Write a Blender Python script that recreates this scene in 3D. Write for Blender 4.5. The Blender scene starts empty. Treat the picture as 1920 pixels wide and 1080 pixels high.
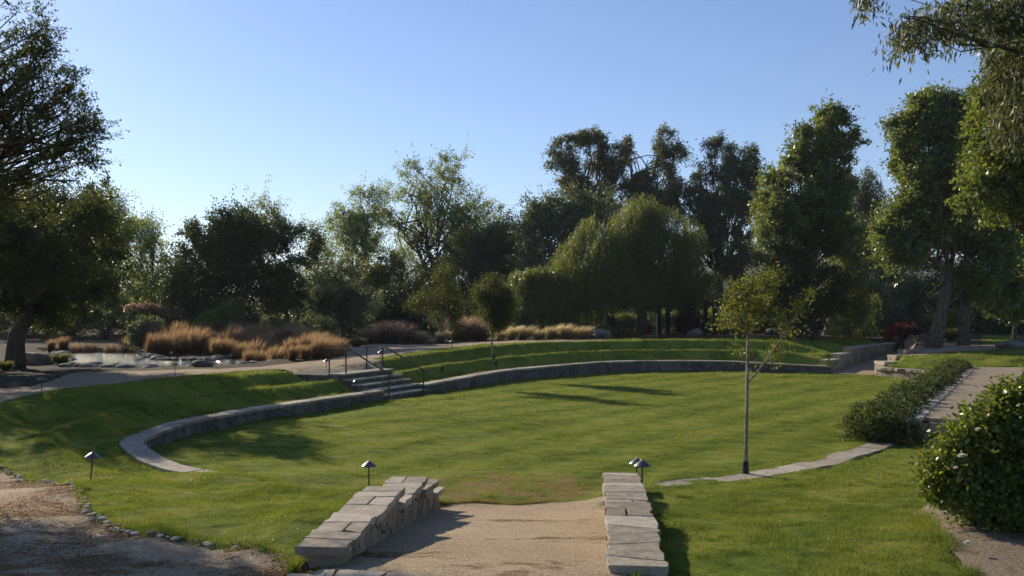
import bpy, bmesh, math, random
import numpy as np
from mathutils import Vector
from mathutils.geometry import delaunay_2d_cdt
random.seed(7)
RNG = np.random.default_rng(11)
S = bpy.context.scene
COL = S.collection
R = math.radians

# ------------------------------------------------------------ camera, sky, sun, exposure
F, HY, CZ = 1700.0, 590.0, 2.5          # focal length in photo pixels, horizon row, eye height
cam_d = bpy.data.cameras.new('camera')
cam_d.sensor_width = 36; cam_d.lens = F / 1920 * 36
cam_d.shift_y = (HY - 540) / 1920
cam_d.clip_start = 0.1; cam_d.clip_end = 6000
cam = bpy.data.objects.new('camera', cam_d); COL.objects.link(cam)
cam.location = (0, 0, CZ); cam.rotation_euler = (R(90), 0, 0)
S.camera = cam
SUN_EL, SUN_ROT = R(24.5), R(-40.5)
world = bpy.data.worlds.new("World"); S.world = world; world.use_nodes = True
nt = world.node_tree; nt.nodes.clear()
sky = nt.nodes.new('ShaderNodeTexSky'); sky.sky_type = 'NISHITA'; sky.sun_disc = False
sky.sun_elevation = SUN_EL; sky.sun_rotation = SUN_ROT
sky.air_density = 1.0; sky.dust_density = 0.15; sky.ozone_density = 3.5
bg = nt.nodes.new('ShaderNodeBackground'); bg.inputs[1].default_value = 0.088
wo = nt.nodes.new('ShaderNodeOutputWorld')
tint = nt.nodes.new('ShaderNodeMix'); tint.data_type = 'RGBA'; tint.blend_type = 'MULTIPLY'; tint.inputs[0].default_value = 1.0; tint.inputs[7].default_value = (1.0, 1.0, 1.12, 1)
nt.links.new(sky.outputs[0], tint.inputs[6]); nt.links.new(tint.outputs[2], bg.inputs[0]); nt.links.new(bg.outputs[0], wo.inputs[0])
sd = bpy.data.lights.new('sun', 'SUN'); sd.energy = 5.0; sd.angle = R(0.55); sd.color = (1.0, 0.88, 0.69)
sun = bpy.data.objects.new('sun', sd); COL.objects.link(sun)
to_sun = Vector((math.sin(SUN_ROT) * math.cos(SUN_EL), math.cos(SUN_ROT) * math.cos(SUN_EL), math.sin(SUN_EL)))
sun.rotation_euler = to_sun.to_track_quat('Z', 'Y').to_euler()
S.view_settings.view_transform = 'Standard'; S.view_settings.look = 'None'
S.view_settings.exposure = 0.53; S.view_settings.gamma = 1
try:
    S.cycles.max_bounces = 6; S.cycles.transparent_max_bounces = 6
    S.cycles.diffuse_bounces = 4; S.cycles.transmission_bounces = 4; S.cycles.glossy_bounces = 2
    S.cycles.volume_bounces = 0
    S.cycles.use_denoising = True; S.cycles.denoising_prefilter = 'ACCURATE'; S.cycles.denoising_input_passes = 'RGB_ALBEDO_NORMAL'
except Exception: pass

# ------------------------------------------------------------ small helpers
def P(px, py, z):                      # a photo pixel seen at height z, as a point of the place
    d = (CZ - z) * F / (py - HY)
    return ((px - 960) * d / F, d, z)
def PD(px, d): return (px - 960) * d / F
def ZD(py, d): return CZ + (HY - py) * d / F
def tag(o, label=None, cat=None, group=None, kind=None):
    if label: o['label'] = label
    if cat: o['category'] = cat
    if group: o['group'] = group
    if kind: o['kind'] = kind
    return o
def empty(name, loc=(0, 0, 0), rz=0):
    o = bpy.data.objects.new(name, None); o.location = loc; o.rotation_euler = (0, 0, rz)
    o.empty_display_size = 0.3; COL.objects.link(o); return o
class MB:                               # collects shapes for ONE mesh object
    def __init__(s): s.v = []; s.f = []; s.n = 0; s.a = []
    def add(s, V, Fc, a=None):
        V = np.asarray(V, float).reshape(-1, 3)
        s.v.append(V); s.f.append([tuple(int(i) + s.n for i in f) for f in Fc])
        s.a.append(np.full(len(V), 0.5 if a is None else a, float) if np.isscalar(a) or a is None else np.asarray(a, float))
        s.n += len(V)
    def box(s, c, h, rz=0, a=None):
        x, y, z = h; ca, sa = math.cos(rz), math.sin(rz)
        V = [(c[0] + i * x * ca - j * y * sa, c[1] + i * x * sa + j * y * ca, c[2] + k * z)
             for i in (-1, 1) for j in (-1, 1) for k in (-1, 1)]
        s.add(V, [(0, 1, 3, 2), (4, 6, 7, 5), (0, 4, 5, 1), (2, 3, 7, 6), (0, 2, 6, 4), (1, 5, 7, 3)], a)
    def tube(s, pts, rad, n=6, a=None):
        pts = [Vector(p) for p in pts]; V = []; Fc = []
        if np.isscalar(rad): rad = [rad] * len(pts)
        for i, p in enumerate(pts):
            t = (pts[min(i + 1, len(pts) - 1)] - pts[max(i - 1, 0)])
            if t.length < 1e-6: t = Vector((0, 0, 1))
            t.normalize()
            u = t.cross(Vector((0.12, 1, 0.05)))
            if u.length < 1e-3: u = t.cross(Vector((1, 0, 0)))
            u.normalize(); w = t.cross(u)
            for k in range(n):
                an = 2 * math.pi * k / n
                V.append(p + (u * math.cos(an) + w * math.sin(an)) * rad[i])
        for i in range(len(pts) - 1):
            for k in range(n):
                k2 = (k + 1) % n
                Fc.append((i * n + k, i * n + k2, (i + 1) * n + k2, (i + 1) * n + k))
        Fc.append(tuple(range(n - 1, -1, -1))); Fc.append(tuple((len(pts) - 1) * n + k for k in range(n)))
        s.add([tuple(v) for v in V], Fc, a)
    def lathe(s, prof, c=(0, 0, 0), n=20):
        V = []; Fc = []
        for r, z in prof:
            for k in range(n):
                an = 2 * math.pi * k / n
                V.append((c[0] + r * math.cos(an), c[1] + r * math.sin(an), c[2] + z))
        for i in range(len(prof) - 1):
            for k in range(n):
                k2 = (k + 1) % n
                Fc.append((i * n + k, i * n + k2, (i + 1) * n + k2, (i + 1) * n + k))
        s.add(V, Fc)
    def mesh(s, name, mat, smooth=False):
        me = bpy.data.meshes.new(name)
        V = np.concatenate(s.v) if s.v else np.zeros((0, 3))
        me.from_pydata(V.tolist(), [], [f for L in s.f for f in L])
        at = me.attributes.new('rnd', 'FLOAT', 'POINT'); at.data.foreach_set('value', np.concatenate(s.a).astype(np.float32))
        if mat: me.materials.append(mat)
        if smooth: me.polygons.foreach_set('use_smooth', [True] * len(me.polygons))
        me.update(); return me
    def build(s, name, mat, parent=None, smooth=False, loc=None):
        o = bpy.data.objects.new(name, s.mesh(name, mat, smooth)); COL.objects.link(o)
        if parent: o.parent = parent
        if loc is not None: o.location = loc
        return o
def np_mesh(name, V, Fq, mat, rnd=None, smooth=False):  # fast mesh, faces all with k corners
    me = bpy.data.meshes.new(name); k = Fq.shape[1]
    me.vertices.add(len(V)); me.vertices.foreach_set('co', V.astype(np.float32).ravel())
    me.loops.add(Fq.size); me.loops.foreach_set('vertex_index', Fq.astype(np.int32).ravel())
    me.polygons.add(len(Fq)); me.polygons.foreach_set('loop_start', np.arange(0, Fq.size, k, dtype=np.int32))
    if smooth: me.polygons.foreach_set('use_smooth', np.ones(len(Fq), bool))
    if rnd is not None:
        at = me.attributes.new('rnd', 'FLOAT', 'POINT'); at.data.foreach_set('value', rnd.astype(np.float32))
    if mat: me.materials.append(mat)
    me.update(calc_edges=True); return me
def mobj(name, me, parent=None, loc=None):
    o = bpy.data.objects.new(name, me); COL.objects.link(o)
    if parent: o.parent = parent
    if loc is not None: o.location = loc
    return o
def vnoise(x, y, seed=0):               # smooth value noise 0..1
    x = np.asarray(x, float); y = np.asarray(y, float)
    xi = np.floor(x).astype(np.int64); yi = np.floor(y).astype(np.int64)
    fx = x - xi; fy = y - yi; fx = fx * fx * (3 - 2 * fx); fy = fy * fy * (3 - 2 * fy)
    def h(a, b):
        n = (a * 374761393 + b * 668265263 + seed * 1442695041) & 0x7fffffff
        n = ((n ^ (n >> 13)) * 1274126177) & 0x7fffffff
        return ((n ^ (n >> 16)) & 0xffff) / 65535.0
    return (h(xi, yi) * (1 - fx) + h(xi + 1, yi) * fx) * (1 - fy) + (h(xi, yi + 1) * (1 - fx) + h(xi + 1, yi + 1) * fx) * fy
def sstep(a, b, x):
    t = np.clip((x - a) / (b - a), 0, 1); return t * t * (3 - 2 * t)
def inpoly(x, y, poly):
    x = np.asarray(x, float); y = np.asarray(y, float); r = np.zeros(x.shape, bool); n = len(poly)
    for i in range(n):
        x1, y1 = poly[i][:2]; x2, y2 = poly[(i + 1) % n][:2]
        if y1 == y2: continue
        c = ((y1 > y) != (y2 > y)) & (x < (x2 - x1) * (y - y1) / (y2 - y1) + x1); r ^= c
    return r
def smooth_line(pts, step):             # Catmull-Rom through points of any dimension, resampled evenly
    p = np.array(pts, float); p = np.vstack([2 * p[0] - p[1], p, 2 * p[-1] - p[-2]]); out = []
    for i in range(1, len(p) - 2):
        for t in np.linspace(0, 1, 24, endpoint=False):
            a, b, c, d = p[i - 1], p[i], p[i + 1], p[i + 2]
            out.append(0.5 * (2 * b + (c - a) * t + (2 * a - 5 * b + 4 * c - d) * t * t + (3 * b - a - 3 * c + d) * t ** 3))
    out.append(p[-2]); out = np.array(out)
    L = np.r_[0, np.cumsum(np.hypot(*(np.diff(out[:, :2], axis=0).T)))]
    s = np.linspace(0, L[-1], max(2, int(L[-1] / step) + 1))
    return np.stack([np.interp(s, L, out[:, k]) for k in range(out.shape[1])], 1)
def dist_line(X, Y, line):              # nearest distance to a polyline and index of the nearest point
    X = X.ravel(); Y = Y.ravel(); D = np.empty(len(X)); I = np.empty(len(X), int)
    for k in range(0, len(X), 20000):
        d = (X[k:k + 20000, None] - line[None, :, 0]) ** 2 + (Y[k:k + 20000, None] - line[None, :, 1]) ** 2
        I[k:k + 20000] = d.argmin(1); D[k:k + 20000] = np.sqrt(d.min(1))
    return D, I

# ------------------------------------------------------------ materials
def newmat(name):
    m = bpy.data.materials.new(name); m.use_nodes = True; t = m.node_tree; t.nodes.clear()
    out = t.nodes.new('ShaderNodeOutputMaterial'); return m, t, out
def N(t, typ, **kw):
    n = t.nodes.new(typ)
    for k, v in kw.items():
        if k.startswith('i_'): n.inputs[int(k[2:]) if k[2:].isdigit() else k[2:]].default_value = v
        else: setattr(n, k, v)
    return n
def ramp(t, fac, stops):
    r = t.nodes.new('ShaderNodeValToRGB'); e = r.color_ramp.elements
    e[0].position, e[0].color = stops[0][0], (*stops[0][1], 1); e[1].position, e[1].color = stops[-1][0], (*stops[-1][1], 1)
    for p, c in stops[1:-1]:
        q = e.new(p); q.color = (*c, 1)
    t.links.new(fac, r.inputs[0]); return r.outputs[0]
def noise(t, vec, scale, detail=4, rough=0.6):
    n = t.nodes.new('ShaderNodeTexNoise'); n.inputs['Scale'].default_value = scale
    n.inputs['Detail'].default_value = detail; n.inputs['Roughness'].default_value = rough
    t.links.new(vec, n.inputs['Vector']); return n.outputs[0]
def mapping(t, vec, scale=(1, 1, 1), rot=(0, 0, 0), loc=(0, 0, 0)):
    m = t.nodes.new('ShaderNodeMapping'); m.inputs['Scale'].default_value = scale
    m.inputs['Rotation'].default_value = rot; m.inputs['Location'].default_value = loc
    t.links.new(vec, m.inputs['Vector']); return m.outputs[0]
def mix(t, fac, a, b, mode='MIX'):
    m = t.nodes.new('ShaderNodeMix'); m.data_type = 'RGBA'; m.blend_type = mode
    for s, v in ((m.inputs[0], fac), (m.inputs[6], a), (m.inputs[7], b)):
        if isinstance(v, (int, float)): s.default_value = v
        elif isinstance(v, tuple): s.default_value = (*v, 1)
        else: t.links.new(v, s)
    return m.outputs[2]
def mth(t, op, a, b=0.0, clamp=False):
    m = t.nodes.new('ShaderNodeMath'); m.operation = op; m.use_clamp = clamp
    for i, v in enumerate((a, b)):
        if isinstance(v, (int, float)): m.inputs[i].default_value = v
        else: t.links.new(v, m.inputs[i])
    return m.outputs[0]
def bump(t, h, strength, dist):
    b = t.nodes.new('ShaderNodeBump'); b.inputs['Strength'].default_value = strength; b.inputs['Distance'].default_value = dist
    t.links.new(h, b.inputs['Height']); return b.outputs[0]
def finish(t, out, color, rough=0.85, normal=None, spec=0.25, trans=0.0, tcol=None, metallic=0.0):
    p = t.nodes.new('ShaderNodeBsdfPrincipled'); p.inputs['Roughness'].default_value = rough
    p.inputs['Specular IOR Level'].default_value = spec; p.inputs['Metallic'].default_value = metallic
    if isinstance(color, tuple): p.inputs['Base Color'].default_value = (*color, 1)
    else: t.links.new(color, p.inputs['Base Color'])
    if normal is not None: t.links.new(normal, p.inputs['Normal'])
    if trans > 0:
        tr = t.nodes.new('ShaderNodeBsdfTranslucent'); ms = t.nodes.new('ShaderNodeMixShader'); ms.inputs[0].default_value = trans
        c = tcol if tcol is not None else color
        if isinstance(c, tuple): tr.inputs[0].default_value = (*c, 1)
        else: t.links.new(c, tr.inputs[0])
        t.links.new(p.outputs[0], ms.inputs[1]); t.links.new(tr.outputs[0], ms.inputs[2]); t.links.new(ms.outputs[0], out.inputs[0])
    else: t.links.new(p.outputs[0], out.inputs[0])
def geo(t): return t.nodes.new('ShaderNodeNewGeometry').outputs['Position']
def rnd(t): a = t.nodes.new('ShaderNodeAttribute'); a.attribute_name = 'rnd'; return a.outputs['Fac']

def leaf_mat(name, a, b, c=None, trans=0.4, rough=0.5, spec=0.4, warm=(1.3, 1.2, 0.55)):
    a, b = tuple(1.7 * v for v in a), tuple(1.85 * v for v in b); c = tuple(1.8 * v for v in c) if c else None
    trans = min(.55, trans + .1)
    m, t, out = newmat(name); pos = geo(t)
    stops = [(0.0, a), (0.75, b)] + ([(1.0, c)] if c else [(1.0, b)])
    big = noise(t, pos, 0.35, 2)
    f = mth(t, 'ADD', mth(t, 'MULTIPLY', rnd(t), 0.6), mth(t, 'MULTIPLY', mth(t, 'SUBTRACT', big, 0.3), 1.0), True)
    col = ramp(t, f, stops)
    tc = mix(t, 1.0, col, warm, 'MULTIPLY')
    finish(t, out, col, rough, None, spec, trans, tc); return m
def sharp0(t, v, k): return mth(t, 'ADD', mth(t, 'MULTIPLY', mth(t, 'SUBTRACT', v, 0.5), k), 0.5)
def grass_color(t):                      # shared by the sward sheet and its blades
    pos = geo(t)
    f = noise(t, pos, 0.22, 5, 0.62)
    band = N(t, 'ShaderNodeTexWave', wave_type='BANDS', bands_direction='X')
    band.inputs['Scale'].default_value = 0.17; band.inputs['Distortion'].default_value = 1.2; band.inputs['Detail'].default_value = 2
    t.links.new(mapping(t, pos, (1, 1, 0), (0, 0, R(38))), band.inputs['Vector'])
    f2 = sharp0(t, noise(t, mapping(t, pos, (0.75, 1.3, 1), (0, 0, R(8))), 2.6, 5, 0.72), 2.0)
    s = mth(t, 'ADD', mth(t, 'MULTIPLY', f, 0.50), mth(t, 'ADD', mth(t, 'MULTIPLY', f2, 0.46), mth(t, 'MULTIPLY', band.outputs[1], 0.13)))
    col = ramp(t, s, [(0.28, (0.042, 0.070, 0.012)), (0.46, (0.098, 0.134, 0.022)), (0.60, (0.145, 0.178, 0.032)), (0.84, (0.24, 0.225, 0.070))])
    # worn brown turf in front of the ramp
    sp = N(t, 'ShaderNodeTexGradient', gradient_type='SPHERICAL')
    t.links.new(mapping(t, pos, (0.48, 0.50, 0), (0, 0, 0), (-0.02, -7.85, 0)), sp.inputs[0])
    n3 = noise(t, pos, 1.7, 5, 0.7)
    w = mth(t, 'MULTIPLY', sp.outputs[1], 2.2, True)
    w = mth(t, 'MULTIPLY', w, mth(t, 'MULTIPLY', mth(t, 'SUBTRACT', n3, 0.42), 6.0, True))
    n4 = mth(t, 'MULTIPLY', mth(t, 'SUBTRACT', noise(t, pos, 0.55, 6, 0.7), 0.64), 9.0, True)
    w = mth(t, 'MAXIMUM', w, mth(t, 'MULTIPLY', n4, 0.6))
    return mix(t, w, col, (0.20, 0.145, 0.075))
m, t, out = newmat('turf'); gc = grass_color(t); pos = geo(t)
finish(t, out, mix(t, 1.0, gc, (1.2, 1.16, 1.0), 'MULTIPLY'), 0.95, bump(t, noise(t, pos, 7, 6, 0.8), 1.0, 0.07), 0.05); M_TURF = m
m, t, out = newmat('grass_blade'); gc = grass_color(t)
v = mix(t, rnd(t), mix(t, 1.0, gc, (0.70, 0.78, 0.7), 'MULTIPLY'), mix(t, 1.0, gc, (1.45, 1.4, 1.25), 'MULTIPLY'))
finish(t, out, v, 0.6, None, 0.2, 0.5, mix(t, 1.0, v, (1.35, 1.28, 0.85), 'MULTIPLY')); M_BLADE = m
def ground_mat(name, a, b, c, fine=30, litter=0.0, litc=(0.36, 0.175, 0.06)):
    m, t, out = newmat(name); pos = geo(t)
    s = mth(t, 'ADD', mth(t, 'MULTIPLY', noise(t, pos, 0.6, 4), 0.4), mth(t, 'MULTIPLY', mth(t, 'ADD', mth(t, 'MULTIPLY', mth(t, 'SUBTRACT', noise(t, pos, fine, 5, 0.8), 0.5), 3.2), 0.5), 0.6))
    col = ramp(t, s, [(0.25, a), (0.5, b), (0.68, c)])
    vo = N(t, 'ShaderNodeTexVoronoi'); vo.inputs['Scale'].default_value = 22; t.links.new(pos, vo.inputs['Vector'])
    col = mix(t, mth(t, 'MULTIPLY', mth(t, 'LESS_THAN', vo.outputs['Distance'], 0.20), 0.6), col, (0.52, 0.46, 0.36))
    h = mth(t, 'ADD', noise(t, pos, fine, 6, 0.8), mth(t, 'MULTIPLY', noise(t, pos, 6, 4, 0.7), 0.8))
    if litter > 0:
        l = noise(t, mapping(t, pos, (0.6, 1.0, 1)), 0.75, 6, 0.72)
        k = mth(t, 'MULTIPLY', mth(t, 'SUBTRACT', l, 0.62 - litter * 0.13), 16.0, True)
        fl = noise(t, pos, 45, 4, 0.9)
        k = mth(t, 'MULTIPLY', k, mth(t, 'MULTIPLY', mth(t, 'SUBTRACT', fl, 0.40), 8.0, True))
        col = mix(t, k, col, mix(t, mth(t, 'MULTIPLY', mth(t, 'SUBTRACT', noise(t, pos, 24, 4, 0.8), 0.35), 3.0, True), (0.10, 0.05, 0.02), litc))
        h = mth(t, 'ADD', h, mth(t, 'MULTIPLY', k, 0.8))
    finish(t, out, col, 0.95, bump(t, h, 1.0, 0.06), 0.1); return m
M_GRAVEL = ground_mat('gravel', (0.30, 0.215, 0.13), (0.54, 0.41, 0.265), (0.73, 0.585, 0.405), fine=40, litter=0.3)
M_FORE = ground_mat('gravel_litter', (0.32, 0.235, 0.145), (0.58, 0.45, 0.30), (0.75, 0.61, 0.43), fine=40, litter=1.0)
M_PATH = ground_mat('path_sand', (0.24, 0.18, 0.115), (0.36, 0.28, 0.185), (0.44, 0.35, 0.24), fine=14, litter=0.05)
M_SOIL = ground_mat('soil', (0.18, 0.135, 0.09), (0.32, 0.25, 0.175), (0.45, 0.36, 0.26), litter=0.5)
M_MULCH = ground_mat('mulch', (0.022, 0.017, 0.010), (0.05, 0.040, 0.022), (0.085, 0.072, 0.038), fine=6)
M_PAVE = ground_mat('paving', (0.27, 0.215, 0.155), (0.32, 0.26, 0.19), (0.355, 0.29, 0.215), fine=18)
def sharp(t, v, k=2.4): return mth(t, 'ADD', mth(t, 'MULTIPLY', mth(t, 'SUBTRACT', v, 0.5), k), 0.5)
def stone_mat(name, a, b, c, sc=6):
    m, t, out = newmat(name); pos = geo(t)
    n1 = sharp(t, noise(t, pos, sc, 6, 0.7), 1.6); n2 = sharp(t, noise(t, pos, sc * 7, 4, 0.8), 2.0)
    s = mth(t, 'ADD', mth(t, 'MULTIPLY', n1, 0.5), mth(t, 'ADD', mth(t, 'MULTIPLY', rnd(t), 0.32), mth(t, 'MULTIPLY', n2, 0.2)))
    col = ramp(t, s, [(0.32, a), (0.5, b), (0.7, c)])
    st = mth(t, 'MULTIPLY', mth(t, 'SUBTRACT', noise(t, pos, 1.9, 6, 0.75), 0.6), 5.0, True)
    col = mix(t, mth(t, 'MULTIPLY', st, 0.35), col, (0.13, 0.12, 0.10))
    finish(t, out, col, 0.85, bump(t, mth(t, 'ADD', n1, mth(t, 'MULTIPLY', n2, 0.4)), 0.5, 0.03), 0.25); return m
M_CAP = stone_mat('flagstone', (0.20, 0.165, 0.12), (0.33, 0.28, 0.215), (0.45, 0.39, 0.31))
M_EDGE = stone_mat('mortar', (0.10, 0.09, 0.075), (0.15, 0.135, 0.11), (0.20, 0.18, 0.15), 12)
M_ROCK = stone_mat('rock', (0.075, 0.066, 0.056), (0.155, 0.138, 0.115), (0.27, 0.24, 0.20), 3)
M_PEB = stone_mat('pebble', (0.24, 0.20, 0.16), (0.40, 0.36, 0.31), (0.60, 0.56, 0.50), 9)
def wall_mat(name, c1, c2, c3, jc):                   # upright irregular flags with recessed joints
    m, t, out = newmat(name); pos = geo(t)
    wp = N(t, 'ShaderNodeVectorMath', operation='MULTIPLY_ADD')
    wn = t.nodes.new('ShaderNodeTexNoise'); wn.inputs['Scale'].default_value = 2.0; t.links.new(pos, wn.inputs['Vector'])
    t.links.new(wn.outputs['Color'], wp.inputs[0]); wp.inputs[1].default_value = (0.35, 0.35, 0.35); t.links.new(pos, wp.inputs[2])
    mv = mapping(t, wp.outputs[0], (2.9, 2.9, 1.35))
    ve = N(t, 'ShaderNodeTexVoronoi', feature='DISTANCE_TO_EDGE'); vc = N(t, 'ShaderNodeTexVoronoi', feature='F1')
    for q in (ve, vc): q.inputs['Scale'].default_value = 1.0; t.links.new(mv, q.inputs['Vector'])
    cc = N(t, 'ShaderNodeSeparateColor'); t.links.new(vc.outputs['Color'], cc.inputs[0])
    gn = sharp(t, noise(t, pos, 16, 6, 0.75), 2.0)
    s = mth(t, 'ADD', mth(t, 'MULTIPLY', cc.outputs[0], 0.4), mth(t, 'MULTIPLY', gn, 0.6))
    col = ramp(t, s, [(0.2, c1), (0.5, c2), (0.8, c3)])
    j = mth(t, 'MULTIPLY', ve.outputs['Distance'], 30.0, True)
    col = mix(t, j, jc, col)
    finish(t, out, col, 0.9, bump(t, mth(t, 'ADD', j, mth(t, 'MULTIPLY', gn, 0.5)), 0.9, 0.03), 0.12); return m
M_WALL = wall_mat('wall_stone', (0.20, 0.155, 0.10), (0.33, 0.265, 0.18), (0.44, 0.36, 0.26), (0.07, 0.055, 0.042))
M_WALLD = wall_mat('shaded_wall_stone', (0.075, 0.072, 0.062), (0.12, 0.115, 0.10), (0.18, 0.17, 0.145), (0.035, 0.032, 0.028))  # darker copy of the wall stone, the seat wall's shade put into its colour
m, t, out = newmat('bark'); pos = geo(t)
bn = noise(t, mapping(t, pos, (6, 6, 1.5)), 1.6, 6, 0.75)
col = ramp(t, bn, [(0.3, (0.035, 0.026, 0.019)), (0.55, (0.10, 0.08, 0.062)), (0.75, (0.19, 0.165, 0.135))])
finish(t, out, col, 0.95, bump(t, bn, 1.0, 0.06), 0.1); M_BARK = m
m, t, out = newmat('pale_bark'); pos = geo(t)
bn = noise(t, mapping(t, pos, (5, 5, 2.0)), 1.8, 6, 0.75)
col = ramp(t, bn, [(0.34, (0.13, 0.105, 0.08)), (0.5, (0.25, 0.215, 0.17)), (0.7, (0.36, 0.32, 0.26))])
finish(t, out, col, 0.85, bump(t, bn, 0.6, 0.02), 0.15); M_PALE = m
m, t, out = newmat('plane_bark'); pos = geo(t)
bn = noise(t, mapping(t, pos, (4, 4, 1.5)), 1.6, 6, 0.75)
col = ramp(t, bn, [(0.3, (0.04, 0.034, 0.027)), (0.5, (0.10, 0.085, 0.068)), (0.7, (0.20, 0.175, 0.145))])
finish(t, out, col, 0.9, bump(t, bn, 1.0, 0.05), 0.1); M_PLANE = m
m, t, out = newmat('sapling_bark'); pos = geo(t)
bn = noise(t, mapping(t, pos, (9, 9, 4.0)), 2.4, 6, 0.75)
col = ramp(t, bn, [(0.34, (0.11, 0.09, 0.065)), (0.5, (0.25, 0.21, 0.155)), (0.66, (0.38, 0.33, 0.26))])
finish(t, out, col, 0.85, bump(t, bn, 0.8, 0.02), 0.15); M_SAP = m
m, t, out = newmat('bronze'); pos = geo(t)
finish(t, out, ramp(t, noise(t, pos, 30, 4), [(0.3, (0.045, 0.036, 0.032)), (0.7, (0.085, 0.068, 0.058))]), 0.45, None, 0.5, metallic=0.6); M_METAL = m
m, t, out = newmat('hat_metal'); pos = geo(t)
finish(t, out, ramp(t, noise(t, pos, 25, 4), [(0.3, (0.09, 0.085, 0.085)), (0.7, (0.19, 0.175, 0.17))]), 0.38, None, 0.5, metallic=0.75); M_HAT = m
m, t, out = newmat('dark_timber'); pos = geo(t)
finish(t, out, ramp(t, noise(t, mapping(t, pos, (1, 1, 6)), 3, 4), [(0.3, (0.015, 0.013, 0.012)), (0.7, (0.035, 0.03, 0.027))]), 0.8, None, 0.2); M_TIMB = m
m, t, out = newmat('pond_water'); pos = geo(t)
wn = noise(t, mapping(t, pos, (1.0, 1.6, 1)), 3.5, 3, 0.6)
finish(t, out, (0.012, 0.02, 0.028), 0.10, bump(t, wn, 1.0, 0.34), 0.8); M_WATER = m
def straw_mat(name, a, b, c, trans=0.5):
    m, t, out = newmat(name)
    h = t.nodes.new('ShaderNodeSeparateXYZ'); tc = t.nodes.new('ShaderNodeTexCoord'); t.links.new(tc.outputs['Object'], h.inputs[0])
    s = mth(t, 'ADD', mth(t, 'MULTIPLY', h.outputs[2], 0.55), mth(t, 'MULTIPLY', rnd(t), 0.45), True)
    col = ramp(t, s, [(0.12, a), (0.5, b), (0.9, c)])
    finish(t, out, col, 0.7, None, 0.15, trans, mix(t, 1.0, col, (1.3, 1.15, 0.9), 'MULTIPLY')); return m
M_REED = straw_mat('rust_reed', (0.05, 0.030, 0.016), (0.165, 0.098, 0.052), (0.34, 0.245, 0.15))
M_BLOND = straw_mat('blond_grass', (0.10, 0.095, 0.035), (0.36, 0.31, 0.16), (0.75, 0.66, 0.48))
M_MAUVE = straw_mat('mauve_grass', (0.07, 0.055, 0.035), (0.19, 0.135, 0.10), (0.36, 0.27, 0.22))
M_SEDGE = straw_mat('green_sedge', (0.05, 0.07, 0.02), (0.12, 0.14, 0.045), (0.26, 0.26, 0.12))
L_OAK = leaf_mat('oak_leaf', (0.014, 0.023, 0.008), (0.035, 0.050, 0.016), (0.065, 0.080, 0.024), 0.26)
L_OAKLIT = leaf_mat('oak_leaf_light', (0.015, 0.022, 0.006), (0.040, 0.050, 0.012), (0.085, 0.090, 0.020), 0.36)
L_NEAR = leaf_mat('live_oak_leaf', (0.022, 0.032, 0.010), (0.048, 0.060, 0.018), (0.11, 0.12, 0.035), 0.30)
L_SYC = leaf_mat('sycamore_leaf', (0.058, 0.082, 0.025), (0.125, 0.155, 0.052), (0.20, 0.225, 0.09), 0.45)
L_OLIVE = leaf_mat('grey_leaf', (0.035, 0.048, 0.026), (0.080, 0.098, 0.055), (0.13, 0.15, 0.09), 0.3)
L_YEL = leaf_mat('yellow_green_leaf', (0.028, 0.042, 0.008), (0.085, 0.095, 0.014), (0.20, 0.19, 0.025), 0.4)
L_PEPPER = leaf_mat('pepper_leaf', (0.048, 0.064, 0.020), (0.100, 0.120, 0.038), (0.155, 0.170, 0.058), 0.42)
L_EUC = leaf_mat('eucalyptus_leaf', (0.030, 0.038, 0.018), (0.070, 0.082, 0.042), (0.14, 0.125, 0.072), 0.32)
L_BROAD = leaf_mat('broad_leaf', (0.045, 0.064, 0.020), (0.105, 0.130, 0.046), (0.185, 0.205, 0.085), 0.42, 0.36, 0.6)
L_BRIGHT = leaf_mat('bright_leaf', (0.042, 0.060, 0.016), (0.098, 0.122, 0.032), (0.17, 0.19, 0.06), 0.45, 0.34, 0.6)
L_YOUNG = leaf_mat('young_tree_leaf', (0.045, 0.06, 0.009), (0.095, 0.10, 0.014), (0.19, 0.13, 0.022), 0.5)
L_YOUNGD = leaf_mat('young_tree_leaf_green', (0.02, 0.028, 0.006), (0.042, 0.052, 0.010), (0.10, 0.075, 0.016), 0.45)
L_HEDGE = leaf_mat('hedge_leaf', (0.018, 0.028, 0.008), (0.044, 0.058, 0.017), (0.10, 0.10, 0.035), 0.3, 0.6, 0.3)
L_ROSE = leaf_mat('rose_leaf', (0.028, 0.052, 0.012), (0.085, 0.112, 0.022), (0.19, 0.145, 0.035), 0.38, 0.32, 0.55)
L_RED = leaf_mat('red_bract', (0.05, 0.004, 0.005), (0.12, 0.009, 0.013), (0.18, 0.016, 0.018), 0.4, warm=(1.3, .8, .8))
L_MAROON = leaf_mat('maroon_leaf', (0.015, 0.003, 0.004), (0.04, 0.007, 0.01), None, 0.3, warm=(1.3, .8, .8))
L_FLOWER = leaf_mat('dry_flower', (0.11, 0.06, 0.04), (0.20, 0.14, 0.10), (0.27, 0.23, 0.18), 0.3, warm=(1.1, 1, .9))
m, t, out = newmat('white_petal'); finish(t, out, (0.72, 0.68, 0.58), 0.6, None, 0.3, 0.3); M_PETAL = m
m, t, out = newmat('hill_scrub'); pos = geo(t)
finish(t, out, ramp(t, noise(t, pos, 0.02, 6, 0.7), [(0.35, (0.045, 0.055, 0.025)), (0.65, (0.14, 0.13, 0.07))]), 0.95, None, 0.05); M_HILL = m
m, t, out = newmat('rubber'); finish(t, out, (0.02, 0.02, 0.022), 0.6, None, 0.3); M_RUBBER = m
m, t, out = newmat('pale_marble'); pos = geo(t)
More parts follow.
